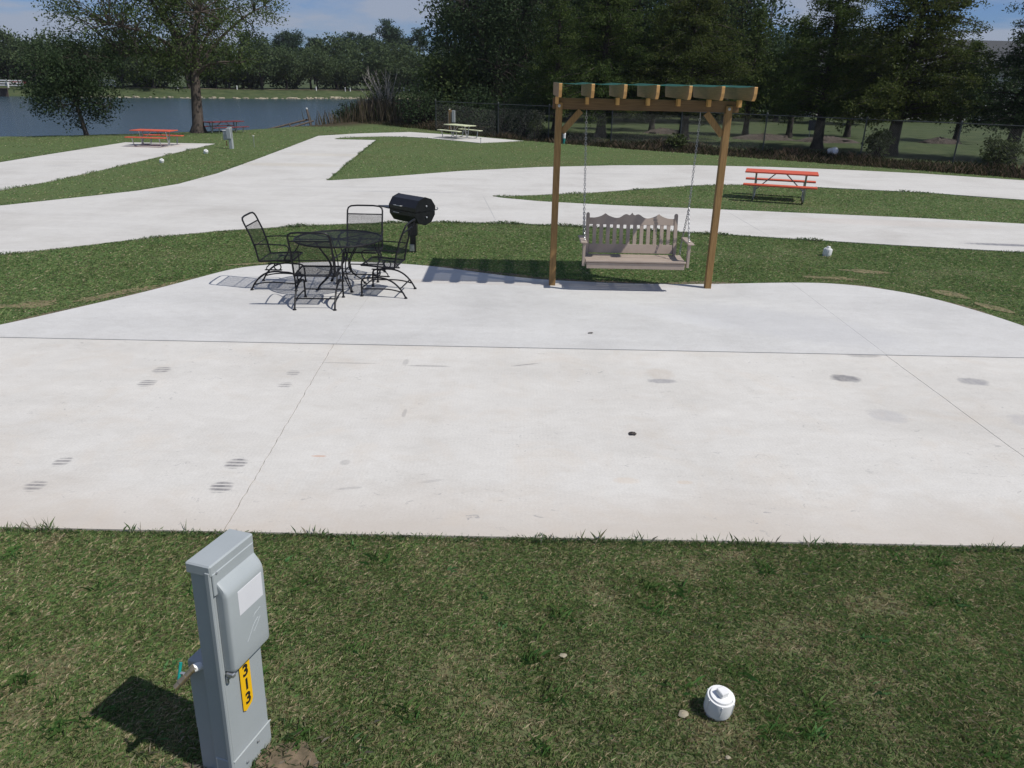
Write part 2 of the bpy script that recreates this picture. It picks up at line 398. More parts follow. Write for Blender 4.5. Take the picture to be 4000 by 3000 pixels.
# ------------------------------------------------------------------ mesh helpers
class MB:
    def __init__(s):
        s.v, s.f = [], []
    def add(s, vs_, fs):
        o = len(s.v)
        s.v += [tuple(p) for p in vs_]
        s.f += [tuple(i + o for i in f) for f in fs]
        return s
    def box(s, c, d, rz=0.0, mat=None):
        x, y, z = d[0] / 2, d[1] / 2, d[2] / 2
        P = [Vector(p) for p in ((-x, -y, -z), (x, -y, -z), (x, y, -z), (-x, y, -z), (-x, -y, z), (x, -y, z), (x, y, z), (-x, y, z))]
        mm = mat if mat is not None else Matrix.Rotation(rz, 3, 'Z')
        return s.add([mm @ p + Vector(c) for p in P], [(0, 3, 2, 1), (4, 5, 6, 7), (0, 1, 5, 4), (1, 2, 6, 5), (2, 3, 7, 6), (3, 0, 4, 7)])
    def bbox(s, c, d, bev=0.004, mat=None):
        # box with chamfered edges
        x, y, z = d[0] / 2, d[1] / 2, d[2] / 2
        bv = min(bev, x * .9, y * .9, z * .9)
        vs_, idx = [], {}
        for sx in (-1, 1):
            for sy in (-1, 1):
                for sz in (-1, 1):
                    for ax in range(3):
                        p = [sx * x, sy * y, sz * z]
                        for k in range(3):
                            if k != ax:
                                p[k] -= bv * (sx, sy, sz)[k]
                        idx[(sx, sy, sz, ax)] = len(vs_)
                        vs_.append(Vector(p))
        fs = []
        for ax in range(3):
            o = [k for k in range(3) if k != ax]
            for sg in (-1, 1):
                q = []
                for a, b_ in ((-1, -1), (1, -1), (1, 1), (-1, 1)):
                    k = [0, 0, 0]
                    k[ax] = sg; k[o[0]] = a; k[o[1]] = b_
                    q.append(idx[(*k, ax)])
                fs.append(tuple(q))
        for ax in range(3):
            o = [k for k in range(3) if k != ax]
            for a in (-1, 1):
                for b_ in (-1, 1):
                    k0, k1 = [0] * 3, [0] * 3
                    k0[ax], k1[ax] = -1, 1
                    for k in (k0, k1):
                        k[o[0]], k[o[1]] = a, b_
                    fs.append((idx[(*k0, o[0])], idx[(*k1, o[0])], idx[(*k1, o[1])], idx[(*k0, o[1])]))
        for sx in (-1, 1):
            for sy in (-1, 1):
                for sz in (-1, 1):
                    fs.append(tuple(idx[(sx, sy, sz, a)] for a in range(3)))
        mm = mat if mat is not None else Matrix.Identity(3)
        return s.add([mm @ p + Vector(c) for p in vs_], fs)
    def tube(s, pts, r, n=8, closed=False, cap=True):
        pts = [Vector(p) for p in pts]
        rs = r if isinstance(r, (list, tuple)) else [r] * len(pts)
        L = len(pts)
        rings = []
        prev = None
        for i, p in enumerate(pts):
            if closed:
                t = pts[(i + 1) % L] - pts[i - 1]
            else:
                t = pts[min(i + 1, L - 1)] - pts[max(i - 1, 0)]
            t.normalize()
            if prev is None:
                a = Vector((0, 0, 1)) if abs(t.z) < 0.9 else Vector((1, 0, 0))
                u = t.cross(a).normalized()
            else:
                u = (prev - t * prev.dot(t))
                u = u.normalized() if u.length > 1e-6 else t.orthogonal().normalized()
            prev = u
            w = t.cross(u)
            rings.append([p + (u * math.cos(2 * PI * k / n) + w * math.sin(2 * PI * k / n)) * rs[i] for k in range(n)])
        vs_ = [q for ring in rings for q in ring]
        fs = []
        for i in range(L if closed else L - 1):
            j = (i + 1) % L
            for k in range(n):
                k2 = (k + 1) % n
                fs.append((i * n + k, i * n + k2, j * n + k2, j * n + k))
        if cap and not closed:
            fs.append(tuple(range(n - 1, -1, -1)))
            fs.append(tuple((L - 1) * n + k for k in range(n)))
        return s.add(vs_, fs)
    def lathe(s, prof, c=(0, 0, 0), n=24, cap=True):
        vs_, fs = [], []
        for (r, z) in prof:
            for k in range(n):
                a = 2 * PI * k / n
                vs_.append((c[0] + r * math.cos(a), c[1] + r * math.sin(a), c[2] + z))
        for i in range(len(prof) - 1):
            for k in range(n):
                k2 = (k + 1) % n
                fs.append((i * n + k, i * n + k2, (i + 1) * n + k2, (i + 1) * n + k))
        if cap:
            fs.append(tuple(range(n - 1, -1, -1)))
            fs.append(tuple((len(prof) - 1) * n + k for k in range(n)))
        return s.add(vs_, fs)
    def prism(s, outline, depth, mat4):
        # outline in local xy, extruded along local z by depth
        n = len(outline)
        tri = delaunay_2d_cdt([Vector(p) for p in outline], [(i, (i + 1) % n) for i in range(n)], [list(range(n))], 1, 1e-6)
        top = [mat4 @ Vector((p[0], p[1], depth)) for p in tri[0]]
        bot = [mat4 @ Vector((p[0], p[1], 0)) for p in tri[0]]
        k = len(tri[0])
        fs = [tuple(i + k for i in f) for f in tri[2]] + [tuple(reversed(f)) for f in tri[2]]
        s.add(bot + top, fs)
        o = [mat4 @ Vector((p[0], p[1], 0)) for p in outline] + [mat4 @ Vector((p[0], p[1], depth)) for p in outline]
        s.add(o, [(i, (i + 1) % n, (i + 1) % n + n, i + n) for i in range(n)])
        return s
    def mesh(s, name, mat=None, smooth=False):
        me = bpy.data.meshes.new(name)
        me.from_pydata(s.v, [], s.f)
        if mat:
            me.materials.append(mat)
        if smooth:
            me.shade_smooth()
            me.set_sharp_from_angle(angle=R(40))
        me.update()
        return me
    def build(s, name, mat, parent=None, smooth=True):
        return link(name, s.mesh(name, mat, smooth), parent)

def link(name, data, parent=None):
    o = bpy.data.objects.new(name, data)
    col.objects.link(o)
    if parent:
        o.parent = parent
    return o

def tag(o, label=None, cat=None, group=None, kind=None):
    if label: o['label'] = label
    if cat: o['category'] = cat
    if group: o['group'] = group
    if kind: o['kind'] = kind
    return o

def thing(name, label, cat, loc=(0, 0, 0), rz=0.0, group=None):
    o = bpy.data.objects.new(name, None)
    o.empty_display_size = 0.2
    col.objects.link(o)
    o.location = loc
    o.rotation_euler = (0, 0, rz)
    return tag(o, label, cat, group)

def copy_tree(o, parent=None):
    c = o.copy()
    col.objects.link(c)
    if parent:
        c.parent = parent
    for ch in [x for x in o.children]:
        copy_tree(ch, c)
    return c

def np_mesh(name, verts, quads, mat, colors=None, smooth=False):
    me = bpy.data.meshes.new(name)
    nv, (nf, k) = len(verts), quads.shape
    me.vertices.add(nv)
    me.vertices.foreach_set("co", verts.astype(np.float32).ravel())
    me.loops.add(nf * k)
    me.loops.foreach_set("vertex_index", quads.astype(np.int32).ravel())
    me.polygons.add(nf)
    me.polygons.foreach_set("loop_start", np.arange(0, nf * k, k, dtype=np.int32))
    me.polygons.foreach_set("loop_total", np.full(nf, k, dtype=np.int32))
    if smooth:
        me.polygons.foreach_set("use_smooth", np.ones(nf, dtype=bool))
    me.update(calc_edges=True)
    if colors is not None:
        at = me.color_attributes.new("tint", 'FLOAT_COLOR', 'POINT')
        cc = np.ones((nv, 4), np.float32)
        cc[:, :3] = colors
        at.data.foreach_set("color", cc.ravel())
    me.materials.append(mat)
    return me

def bez(p0, p1, p2, p3, n=8):
    out = []
    for i in range(n + 1):
        t = i / n
        a = (1 - t) ** 3; b = 3 * t * (1 - t) ** 2; c = 3 * t * t * (1 - t); d = t ** 3
        out.append(Vector(p0) * a + Vector(p1) * b + Vector(p2) * c + Vector(p3) * d)
    return out

def inpoly(px, py, poly):
    inside = np.zeros(px.shape, bool)
    n = len(poly)
    for i in range(n):
        x1, y1 = poly[i]; x2, y2 = poly[(i + 1) % n]
        c = ((y1 > py) != (y2 > py))
        with np.errstate(divide='ignore', invalid='ignore'):
            xi = (x2 - x1) * (py - y1) / ((y2 - y1) if y2 != y1 else 1e-9) + x1
        inside ^= c & (px < xi)
    return inside

def segdist(px, py, pts, closed=False):
    d = np.full(px.shape, 1e9)
    n = len(pts)
    for i in range(n if closed else n - 1):
        x1, y1 = pts[i]; x2, y2 = pts[(i + 1) % n]
        dx, dy = x2 - x1, y2 - y1
        t = np.clip(((px - x1) * dx + (py - y1) * dy) / (dx * dx + dy * dy + 1e-12), 0, 1)
        d = np.minimum(d, np.hypot(px - x1 - t * dx, py - y1 - t * dy))
    return d

_lat = rng.random((64, 64))
def vnoise(x, y, s):
    x = np.asarray(x) / s + 17.3; y = np.asarray(y) / s + 5.7
    xi = np.floor(x).astype(int); yi = np.floor(y).astype(int)
    fx = x - xi; fy = y - yi
    fx = fx * fx * (3 - 2 * fx); fy = fy * fy * (3 - 2 * fy)
    a = _lat[xi % 64, yi % 64]; b = _lat[(xi + 1) % 64, yi % 64]
    c = _lat[xi % 64, (yi + 1) % 64]; d = _lat[(xi + 1) % 64, (yi + 1) % 64]
    return (a * (1 - fx) + b * fx) * (1 - fy) + (c * (1 - fx) + d * fx) * fy

# ------------------------------------------------------------------ plan of the place (metres)
PAD = [(-14, 4.32), (14, 4.36), (14, 8.15), (-14, 8.15)]
PATIO = [(-6.55, 8.163), (-6.13, 8.60), (-5.65, 9.34), (-5.15, 10.12), (-4.70, 11.03), (-4.45, 11.52), (-4.2, 11.78), (-3.76, 11.99), (-2.99, 12.22), (-2.14, 12.22),
         (-1.28, 12.03), (-0.44, 11.62), (0.1, 11.40), (0.52, 11.28), (1.52, 11.17), (2.3, 11.17), (2.93, 11.22), (3.92, 11.38), (4.5, 11.44), (4.95, 11.42), (5.44, 11.25),
         (6.0, 10.81), (6.37, 10.12), (6.62, 9.39), (6.75, 8.75), (6.80, 8.163)]
ROADIN = [(-26, -2), (-14, 7.6), (-10.2, 11.0), (-8.49, 12.28), (-7.62, 13.01), (-6.68, 13.89), (-5.76, 14.6), (-4.67, 15.14), (-3.25, 15.72), (-1.69, 16.05), (-.07, 16.05), (1.0, 15.9),
          (3.09, 15.53), (5.04, 15.08), (7.33, 14.55), (9.63, 14.1), (16, 12.4), (26, 8.6),
          (26, 12.4), (16, 16.3), (11.49, 17.25), (9.43, 17.75), (7.18, 18.09), (4.85, 18.45), (2.41, 18.75), (.6, 19.15), (-.36, 19.6), (-.55, 19.8),
          (.3, 20.15), (1.97, 20.85), (4.34, 22.3), (5.6, 22.95), (6.82, 23.2), (8.94, 22.95), (11.71, 22.25), (13.91, 21.15), (20, 17.9), (28, 13.4),
          (30, 18.5), (22, 22.5), (16.8, 25.7), (14.09, 27.17), (11.68, 27.9), (9.14, 28.35), (6.33, 28.4), (3.49, 27.83), (.73, 26.77), (-1.8, 25.21), (-3.95, 23.3), (-5.3, 22.3),
          (-5.45, 22.27), (-5.95, 28.5), (-6.55, 36.7), (-8.35, 36.7), (-8.5, 36.9), (-8.45, 37.55), (-7.8, 38.4), (-6.6, 39.1), (-5.2, 39.0), (-3.95, 38.3), (-1.7, 36.3), (.32, 37.93),
          (-2.89, 40.73), (-5.74, 42.38), (-8.1, 40.6), (-9.67, 38.5), (-9.4, 33.1), (-9.13, 27.4), (-8.99, 23.3), (-9.15, 20.9), (-9.6, 19.6), (-10.25, 18.6), (-11.4, 17.0), (-14, 14.2), (-30, 2)]
LEFTPAD = [(-30, 5), (-19, 15.5), (-13.4, 17.6), (-12.9, 19.2), (-12.65, 21), (-12.62, 23.7), (-12.66, 28.2), (-12.72, 33.2), (-16.4, 33.0), (-16.56, 27.9), (-16.6, 25), (-17.4, 22.0), (-19.5, 20.0), (-34, 9)]
LAKE = [(-200, -40), (-60, 14), (-34, 29.2), (-22.65, 34.9), (-20.1, 36.6), (-17.6, 38.6), (-15.4, 40.9), (-13.9, 42.6), (-12.2, 46.3), (-10.6, 50.6), (-9.5, 55), (-8.3, 62), (-2, 70), (4, 85), (5, 108), (-2, 126), (-13, 132.5), (-22, 134),
        (-30, 127), (-39, 121), (-56, 115.5), (-71, 111.5), (-78, 110.5), (-110, 104), (-240, 70)]
WEED = [(-13.0, 52.5), (-9.56, 50.4), (-6.35, 47.0), (-.25, 40.56), (4.41, 35.64), (10.12, 31.65), (13.91, 28.7), (17.07, 26.24), (26, 19.5)]
FENCE = [(-4.5, 44.2), (-1, 41.9), (1.6, 40.4), (4.6, 38.8), (7.6, 37.0), (10.9, 35.0), (14.3, 32.8), (17.2, 31.0), (20, 29.0), (23, 26.9)]
ALLC = [PAD, PATIO, ROADIN, LEFTPAD]

def concrete_at(x, y):
    r = np.zeros(np.shape(x), bool)
    for p in ALLC:
        r |= inpoly(x, y, p)
    return r

def lake_sd(x, y):
    d = segdist(x, y, LAKE, True)
    return np.where(inpoly(x, y, LAKE), d, -d)

def ditch(x, y):
    d = np.minimum(segdist(x, y, [((a[0] + b[0]) / 2, (a[1] + b[1]) / 2) for a, b in
                                  zip([(-3, 43.7), (1, 39.3), (4.41, 35.64), (10.12, 31.65), (13.91, 28.7), (17.5, 26.0), (23, 21.8)],
                                      [(-2, 43.6), (2.6, 39.8), (6.2, 38.0), (12.0, 34.4), (16.2, 31.6), (19.6, 29.4), (25, 25.5)])]), 99)
    return np.clip(1 - d / 2.0, 0, 1)

def ground_z(x, y):
    x = np.asarray(x, float); y = np.asarray(y, float)
    s = lake_sd(x, y)
    far = np.clip((y - 80) / 15, 0, 1) * np.clip((12 - x) / 8, 0, 1)
    near = np.where(s > 0, -np.minimum(s * 0.75, 2.0), 0.0)
    farz = np.where(s > 0, -0.7 - np.minimum(s * 0.4, 1.3), -0.7 + np.minimum(-s * 0.24, 0.85))
    z = near * (1 - far) + farz * far
    t = ditch(x, y)
    z = z - 0.32 * t * t * (3 - 2 * t)
    return z

def gz(x, y):
    return float(ground_z(np.array([x]), np.array([y]))[0])

# ------------------------------------------------------------------ ground
def axis(parts):
    out = []
    for a, b, s in parts:
        out += list(np.arange(a, b, s))
    return np.array(out + [parts[-1][1]])
gx = axis([(-900, -220, 85), (-220, -110, 6), (-110, -34, 1.6), (-34, 32, 0.5), (32, 110, 3), (110, 900, 80)])
gy = axis([(-60, -4, 8), (-4, 62, 0.5), (62, 150, 1.5), (150, 260, 10), (260, 1500, 100)])
GX, GY = np.meshgrid(gx, gy)
GZ = ground_z(GX.ravel(), GY.ravel())
vv = np.stack([GX.ravel(), GY.ravel(), GZ], 1)
nx, ny = len(gx), len(gy)
ii = (np.arange(ny - 1)[:, None] * nx + np.arange(nx - 1)[None, :]).ravel()
qq = np.stack([ii, ii + 1, ii + nx + 1, ii + nx], 1)
gme = np_mesh("lawn", vv, qq, M['ground'], smooth=True)
at = gme.color_attributes.new("soil", 'FLOAT_COLOR', 'POINT')
sc_ = np.zeros((len(vv), 4), np.float32)
sc_[:, 0] = np.clip((6.5 - vv[:, 1]) / 2.0, 0, 1) * (np.abs(vv[:, 0]) < 30)
strip = np.clip(1 - (segdist(vv[:, 0], vv[:, 1], [((a[0] + b[0]) / 2, (a[1] + b[1]) / 2) for a, b in zip(WEED[3:], [(-.2, 42.4), (5.5, 39.3), (11.2, 35.8), (15.2, 33.2), (18.6, 31.0), (28, 24.5)])]) - 1.4) / 0.7, 0, 1)
strip = np.maximum(strip, np.clip((3.0 + lake_sd(vv[:, 0], vv[:, 1])) / 2.0, 0, 1) * (vv[:, 0] > -12.5) * (vv[:, 1] > 45) * (vv[:, 1] < 75))
sc_[:, 1] = strip
fx = np.interp(vv[:, 0], [a[0] for a in FENCE], [a[1] for a in FENCE])
sc_[:, 2] = np.clip((vv[:, 1] - fx) / 1.5, 0, 1) * (vv[:, 0] > -4) * (vv[:, 1] < 200)
sc_[:, 2] = np.maximum(sc_[:, 2], (vv[:, 1] > 95) * 1.0)
sc_[:, 3] = 1
at.data.foreach_set("color", sc_.ravel())
lawn = link("lawn", gme)
tag(lawn, kind='structure')

wme = np_mesh("lake", np.array([(-420, -60, -1.0), (30, -60, -1.0), (30, 150, -1.0), (-420, 150, -1.0)]), np.array([[0, 1, 2, 3]]), M['water'])
# keep the water sheet to the basin: trim it to the lake outline grown by a metre
def poly_sheet(name, poly, z, mat, kind='structure', thick=0.0):
    b = MB()
    if thick:
        b.prism(poly, thick, Matrix.Translation((0, 0, z - thick)))
    else:
        n = len(poly)
        t = delaunay_2d_cdt([Vector(p) for p in poly], [(i, (i + 1) % n) for i in range(n)], [list(range(n))], 1, 1e-6)
        b.add([(p[0], p[1], z) for p in t[0]], [tuple(f) for f in t[2]])
    o = b.build(name, mat, None, False)
    return tag(o, kind=kind)
bpy.data.meshes.remove(wme)
poly_sheet("lake", LAKE, -1.0, M['water'])

# concrete slabs, really 12 cm thick, 2 cm proud of the lawn
def jag(p0, p1, n, amp, seed):
    r = random.Random(seed)
    out = []
    for i in range(n + 1):
        t = i / n
        a = 0 if i in (0, n) else r.uniform(-amp, amp)
        out.append((p0[0] + (p1[0] - p0[0]) * t + a, p0[1] + (p1[1] - p0[1]) * t))
    return out
jl = jag((-1.925, 4.325), (-2.05, 8.15), 60, 0.006, 3)
jr = jag((4.325, 4.34), (4.27, 8.15), 30, 0.003, 5)
g = 0.003
pad = MB()
T0 = Matrix.Translation((0, 0, -0.10))
pad.prism([(-14, 4.32)] + [(x - g, y) for x, y in jl] + [(-14, 8.15)], 0.12, T0)
pad.prism([(x + g, y) for x, y in jl][::-1] + [(4.325 - g, 4.34)] + [(x - g, y) for x, y in jr][1:], 0.12, T0)
pad.prism([(x + g, y) for x, y in jr][::-1] + [(14, 4.36), (14, 8.15)], 0.12, T0)
tag(pad.build("parking_pad", M['pad'], None, False), kind='structure')
# patio slab, with two fine saw cuts
pt = MB()
def split_poly(poly, x0):
    def clip(sign):
        out = []
        n = len(poly)
        for i in range(n):
            a, b = poly[i], poly[(i + 1) % n]
            ia, ib = sign * (a[0] - x0) >= 0, sign * (b[0] - x0) >= 0
            if ia: out.append(a)
            if ia != ib:
                t = (x0 - a[0]) / (b[0] - a[0])
                out.append((x0, a[1] + t * (b[1] - a[1])))
        return out
    return clip(-1), clip(1)
def smooth_poly(P, it=2, keep=0):
    for _ in range(it):
        Q = []
        for i in range(len(P) - 1):
            a, b = P[i], P[i + 1]
            Q += [(a[0] * .75 + b[0] * .25, a[1] * .75 + b[1] * .25), (a[0] * .25 + b[0] * .75, a[1] * .25 + b[1] * .75)]
        P = [P[0]] + Q + [P[-1]]
    return P
PATIO = smooth_poly(PATIO, 2)
ALLC[1] = PATIO
rest = PATIO
for xc in (-2.02, 4.28):
    a_, rest = split_poly(rest, xc)
    a_ = [(x - 0.0015 if abs(x - xc) < 1e-9 else x, y) for x, y in a_]
    rest = [(x + 0.0015 if abs(x - xc) < 1e-9 else x, y) for x, y in rest]
    pt.prism(a_, 0.12, Matrix.Translation((0, 0, -0.096)))
pt.prism(rest, 0.12, Matrix.Translation((0, 0, -0.096)))
tag(pt.build("patio", M['patio'], None, False), kind='structure')
poly_sheet("road", ROADIN, 0.02, M['road'], 'structure', 0.12)
poly_sheet("gravel_pad" if False else "trailer_pad", LEFTPAD, 0.02, M['road'], 'structure', 0.12)

# bare earth along the patio rim, by the pedestal, in worn patches
def blob(cx, cy, rx, ry, n=26, seed=0, rough=.6, rot=0):
    r = random.Random(seed); n = 40
    k = [r.uniform(1 - rough, 1 + rough) for _ in range(n)]
    for _ in range(6):
        k = [(k[i - 1] + k[i] * 2 + k[(i + 1) % n]) / 4 for i in range(n)]
    out = []
    for i in range(n):
        a = 2 * PI * i / n
        x, y = rx * k[i] * math.cos(a), ry * k[i] * math.sin(a)
        out.append((cx + x * math.cos(rot) - y * math.sin(rot), cy + x * math.sin(rot) + y * math.cos(rot)))
    return out
rim = [p for p in PATIO if p[1] > 8.6]
r_ = random.Random(4)
outer = []
for i, p in enumerate(rim):
    a, b = Vector(rim[max(i - 1, 0)]), Vector(rim[min(i + 1, len(rim) - 1)])
    t = (b - a).normalized()
    nrm = Vector((-t.y, t.x))
    w = 0.03 + 0.12 * vnoise(p[0] * 1.0, p[1] * 1.0, 0.5) ** 1.5
    if -1.2 < p[0] < 3.4: w += 0.12 * r_.uniform(.6, 1.2)
    outer.append((p[0] + nrm.x * w, p[1] + nrm.y * w))
rim_band = [(p[0], p[1]) for p in rim] + outer[::-1]
sb = MB()
def sheet(b, poly, z):
    n = len(poly)
    t = delaunay_2d_cdt([Vector(p) for p in poly], [(i, (i + 1) % n) for i in range(n)], [list(range(n))], 1, 1e-6)
    b.add([(p[0], p[1], z) for p in t[0]], [tuple(f) for f in t[2]])
sheet(sb, rim_band, 0.008)
DRY = [blob(-5.05, 10.62, .55, .10, seed=1, rot=1.0), blob(-5.55, 10.05, .5, .12, seed=2, rot=1.0), blob(-6.3, 9.55, .30, .16, seed=3, rot=.6), blob(-6.75, 9.35, .3, .13, seed=12, rot=.4),
       blob(5.05, 11.85, .4, .10, seed=4, rot=-.1), blob(5.75, 12.35, .35, .12, seed=5, rot=-.2), blob(6.5, 11.0, .25, .15, seed=6, rot=-.9), blob(6.75, 10.3, .3, .12, seed=8, rot=-1.1),
       blob(-4.25, 12.0, .35, .08, seed=9, rot=.3)]
PEDDIRT = [blob(-1.35, 2.33, .24, .15, seed=10), blob(-0.98, 2.42, .13, .22, seed=11)]
for k, p in enumerate(PEDDIRT):
    sheet(sb, p, 0.010 + k * .003)
tag(sb.build("bare_soil", M['soil'], None, False), kind='structure')
db = MB()
for k, p in enumerate(DRY):
    sheet(db, p, 0.005 + 0.0007 * k)
tag(db.build("dry_grass_patches", M['thatch'], None, False), kind='structure')

# ------------------------------------------------------------------ grass (one object of stuff)
def blades(x, y, h, w, lean, colr, z=None, bend=0.5):
    n = len(x)
    a = rng.random(n) * 2 * PI
    d = np.stack([np.cos(a), np.sin(a)], 1)
    s = np.stack([-d[:, 1], d[:, 0]], 1)
    L = lean * (0.3 + rng.random(n) * 1.2)
    z0 = np.zeros(n) if z is None else z
    base = np.stack([x, y], 1)
    v = np.zeros((n, 4, 3))
    v[:, 0, :2] = base - s * w[:, None] * .5
    v[:, 1, :2] = base + s * w[:, None] * .5
    mid = base + d * (h * L * 0.35)[:, None]
    v[:, 2, :2] = mid + s * w[:, None] * .42
    v[:, 3, :2] = base + d * (h * L)[:, None]
    v[:, 0, 2] = z0 - .006
    v[:, 1, 2] = z0 - .006
    v[:, 2, 2] = z0 + h * 0.58
    v[:, 3, 2] = z0 + h * (1.0 - 0.35 * np.clip(L - .6, 0, 1))
    idx = np.arange(n)[:, None] * 4 + np.array([[0, 1, 2, 3]])
    c = np.repeat(colr, 4, 0)
    return v.reshape(-1, 3), idx, c

GREEN = np.array([(0.085, 0.128, 0.038), (0.100, 0.138, 0.044), (0.118, 0.150, 0.052), (0.075, 0.132, 0.042), (0.135, 0.158, 0.060)])
DRYC = np.array([(0.19, 0.155, 0.085), (0.24, 0.19, 0.11), (0.15, 0.13, 0.065), (0.30, 0.24, 0.155)])
def gcol(x, y, dryness):
    n = len(x)
    c = GREEN[rng.integers(0, len(GREEN), n)]
    m_ = rng.random(n) < dryness
    c = np.where(m_[:, None], DRYC[rng.integers(0, len(DRYC), n)], c)
    lush = vnoise(x, y, 0.45)
    c = c * (0.90 + 0.20 * lush)[:, None]
    return c * np.array([1.26, 1.38, 1.62]) * (0.75 + 0.5 * rng.random(n))[:, None]

def scatter(x0, x1, y0, y1, dens):
    n = int((x1 - x0) * (y1 - y0) * dens)
    return x0 + rng.random(n) * (x1 - x0), y0 + rng.random(n) * (y1 - y0)

GV, GQ, GC = [], [], []
off = 0
def push(t):
    global off
    v, q, c = t
    GV.append(v); GQ.append(q + off); GC.append(c)
    off += len(v)

def clear_of(x, y, extra=()):
    k = ~concrete_at(x, y)
    for p in extra:
        k &= ~(inpoly(x, y, p) & (rng.random(len(x)) < 0.40))
    return k

# foreground turf
x, y = scatter(-4.6, 4.8, 1.25, 4.325, 17000)
k = clear_of(x, y, PEDDIRT)
x, y = x[k], y[k]
patch = vnoise(x, y, 0.33) * .55 + vnoise(x + 9, y + 3, 0.11) * .45
bald = np.clip((patch - 0.58) / 0.22, 0, 1)
bald = np.maximum(bald, np.clip(1.25 - np.hypot(x - 1.02, (y - 2.72) * 1.2) / 0.24, 0, 1) * .9)
keep = rng.random(len(x)) > bald * 0.42
x, y, patch, bald = x[keep], y[keep], patch[keep], bald[keep]
lush = np.clip((0.52 - patch) / 0.3, 0, 1)
h = (0.009 + 0.011 * rng.random(len(x))) * (1 + .3 * lush)
push(blades(x, y, h, 0.0017 + .0016 * rng.random(len(x)), 1.9, gcol(x, y, 0.30 + 0.55 * bald) * np.array([1.34, 1.30, 1.12])))
for P in PEDDIRT:
    cx, cy = np.mean([q[0] for q in P]), np.mean([q[1] for q in P])
    n = 2600
    x, y = cx + rng.uniform(-.34, .34, n), cy + rng.uniform(-.34, .34, n)
    dd = segdist(x, y, P, True)
    ins = inpoly(x, y, P)
    k = np.where(ins, rng.random(n) < np.clip(1.0 - dd / .09, .10, 1), rng.random(n) < .25) & (y < 4.3)
    x, y = x[k], y[k]
    push(blades(x, y, rng.uniform(.018, .038, len(x)), rng.uniform(.002, .004, len(x)), 1.4, gcol(x, y, .35), np.full(len(x), .008)))
# coarse tufts in it
for q in range(60):
    cx, cy = rng.uniform(-3.8, 3.8), rng.uniform(1.7, 4.25)
    nb = rng.integers(14, 40)
    tx, ty = cx + rng.normal(0, .035, nb), cy + rng.normal(0, .035, nb)
    push(blades(tx, ty, rng.uniform(.025, .06, nb), rng.uniform(.0025, .0045, nb), 1.3, GREEN[rng.integers(0, 5, nb)] * np.array([1.0, 1.35, 1.1]) * rng.uniform(.8, 1.25)))
# broad-leaf weeds
for q in range(26):
    cx, cy = rng.uniform(-3.4, 3.6), rng.uniform(1.7, 4.2)
    nb = rng.integers(8, 16)
    push(blades(cx + rng.normal(0, .02, nb), cy + rng.normal(0, .02, nb), rng.uniform(.02, .035, nb), rng.uniform(.010, .018, nb), 1.9, np.tile((0.085, 0.19, 0.06), (nb, 1)) * rng.uniform(.8, 1.2)))
# long edge blades along the near side of the pad
x = rng.uniform(-4.6, 4.8, 5200)
y = 4.325 + 0.0014 * x - np.abs(rng.normal(0, .03, len(x))) + .006
hh = rng.uniform(.012, .04, len(x)) * (0.5 + vnoise(x, y * 0, .25))
push(blades(x, y, hh, rng.uniform(.002, .0045, len(x)), .9, gcol(x, y, .12)))
x = np.concatenate([c + rng.normal(0, .05, 9) for c in rng.uniform(-4.3, 4.5, 20)])
y = 4.31 + rng.normal(0, .012, len(x))
push(blades(x, y, rng.uniform(.04, .11, len(x)), rng.uniform(.0012, .0024, len(x)), .5, gcol(x, y, .3)))

# lawn between patio and road and round it
def turf(x0, x1, y0, y1, dens, h0, h1, w0, w1, dry=.14, extra=()):
    x, y = scatter(x0, x1, y0, y1, dens)
    k = clear_of(x, y, extra) & (lake_sd(x, y) < -.3)
    x, y = x[k], y[k]
    p = vnoise(x, y, 1.1) * .6 + vnoise(x + 3, y, .35) * .4
    d = dry + .25 * np.clip((p - .6) / .2, 0, 1)
    push(blades(x, y, (h0 + (h1 - h0) * rng.random(len(x))) * (.7 + .6 * (1 - p)), w0 + (w1 - w0) * rng.random(len(x)), 2.1, gcol(x, y, d) * np.array([1.40, 1.36, 1.22]), ground_z(x, y)))
turf(-9.5, 13.0, 8.3, 16.2, 2600, .012, .026, .003, .0055, .14, DRY + [rim_band] * 2)
turf(-1, 14, 16.4, 23.4, 520, .015, .03, .005, .009)
turf(-18, 17, 16.5, 30, 200, .015, .03, .006, .012)
turf(-24, 12, 30, 46, 80, .015, .035, .01, .018)

# ragged blades along every concrete edge that lies in view
def edge_blades(P, side, per_m, h0, h1, w0, w1):
    for a, b in zip(P[:-1], P[1:]):
        L = math.hypot(b[0] - a[0], b[1] - a[1])
        n = int(L * per_m)
        if n < 1: continue
        t = rng.random(n)
        nx_, ny_ = -(b[1] - a[1]) / L * side, (b[0] - a[0]) / L * side
        o = np.abs(rng.normal(0, .05, n)) - 0.012
        x = a[0] + t * (b[0] - a[0]) + nx_ * o
        y = a[1] + t * (b[1] - a[1]) + ny_ * o
        f = .35 + 1.1 * vnoise(x, y, .6) ** 2
        push(blades(x, y, (h0 + (h1 - h0) * rng.random(n)) * f, w0 + (w1 - w0) * rng.random(n), .8, gcol(x, y, .15)))
edge_blades(PATIO[2:-2], 1, 60, .02, .045, .003, .006)
edge_blades([p for p in ROADIN[2:17]], -1, 320, .025, .075, .003, .006)
edge_blades([p for p in ROADIN[19:37]], -1, 150, .03, .07, .004, .008)
edge_blades([p for p in ROADIN[41:60]], -1, 90, .03, .07, .006, .012)
edge_blades([p for p in ROADIN[60:76]], -1, 90, .03, .07, .006, .012)
edge_blades(LEFTPAD[2:11], -1, 90, .03, .08, .006, .012)
gm = np_mesh("grass", np.concatenate(GV), np.concatenate(GQ), M['blade'], np.concatenate(GC))
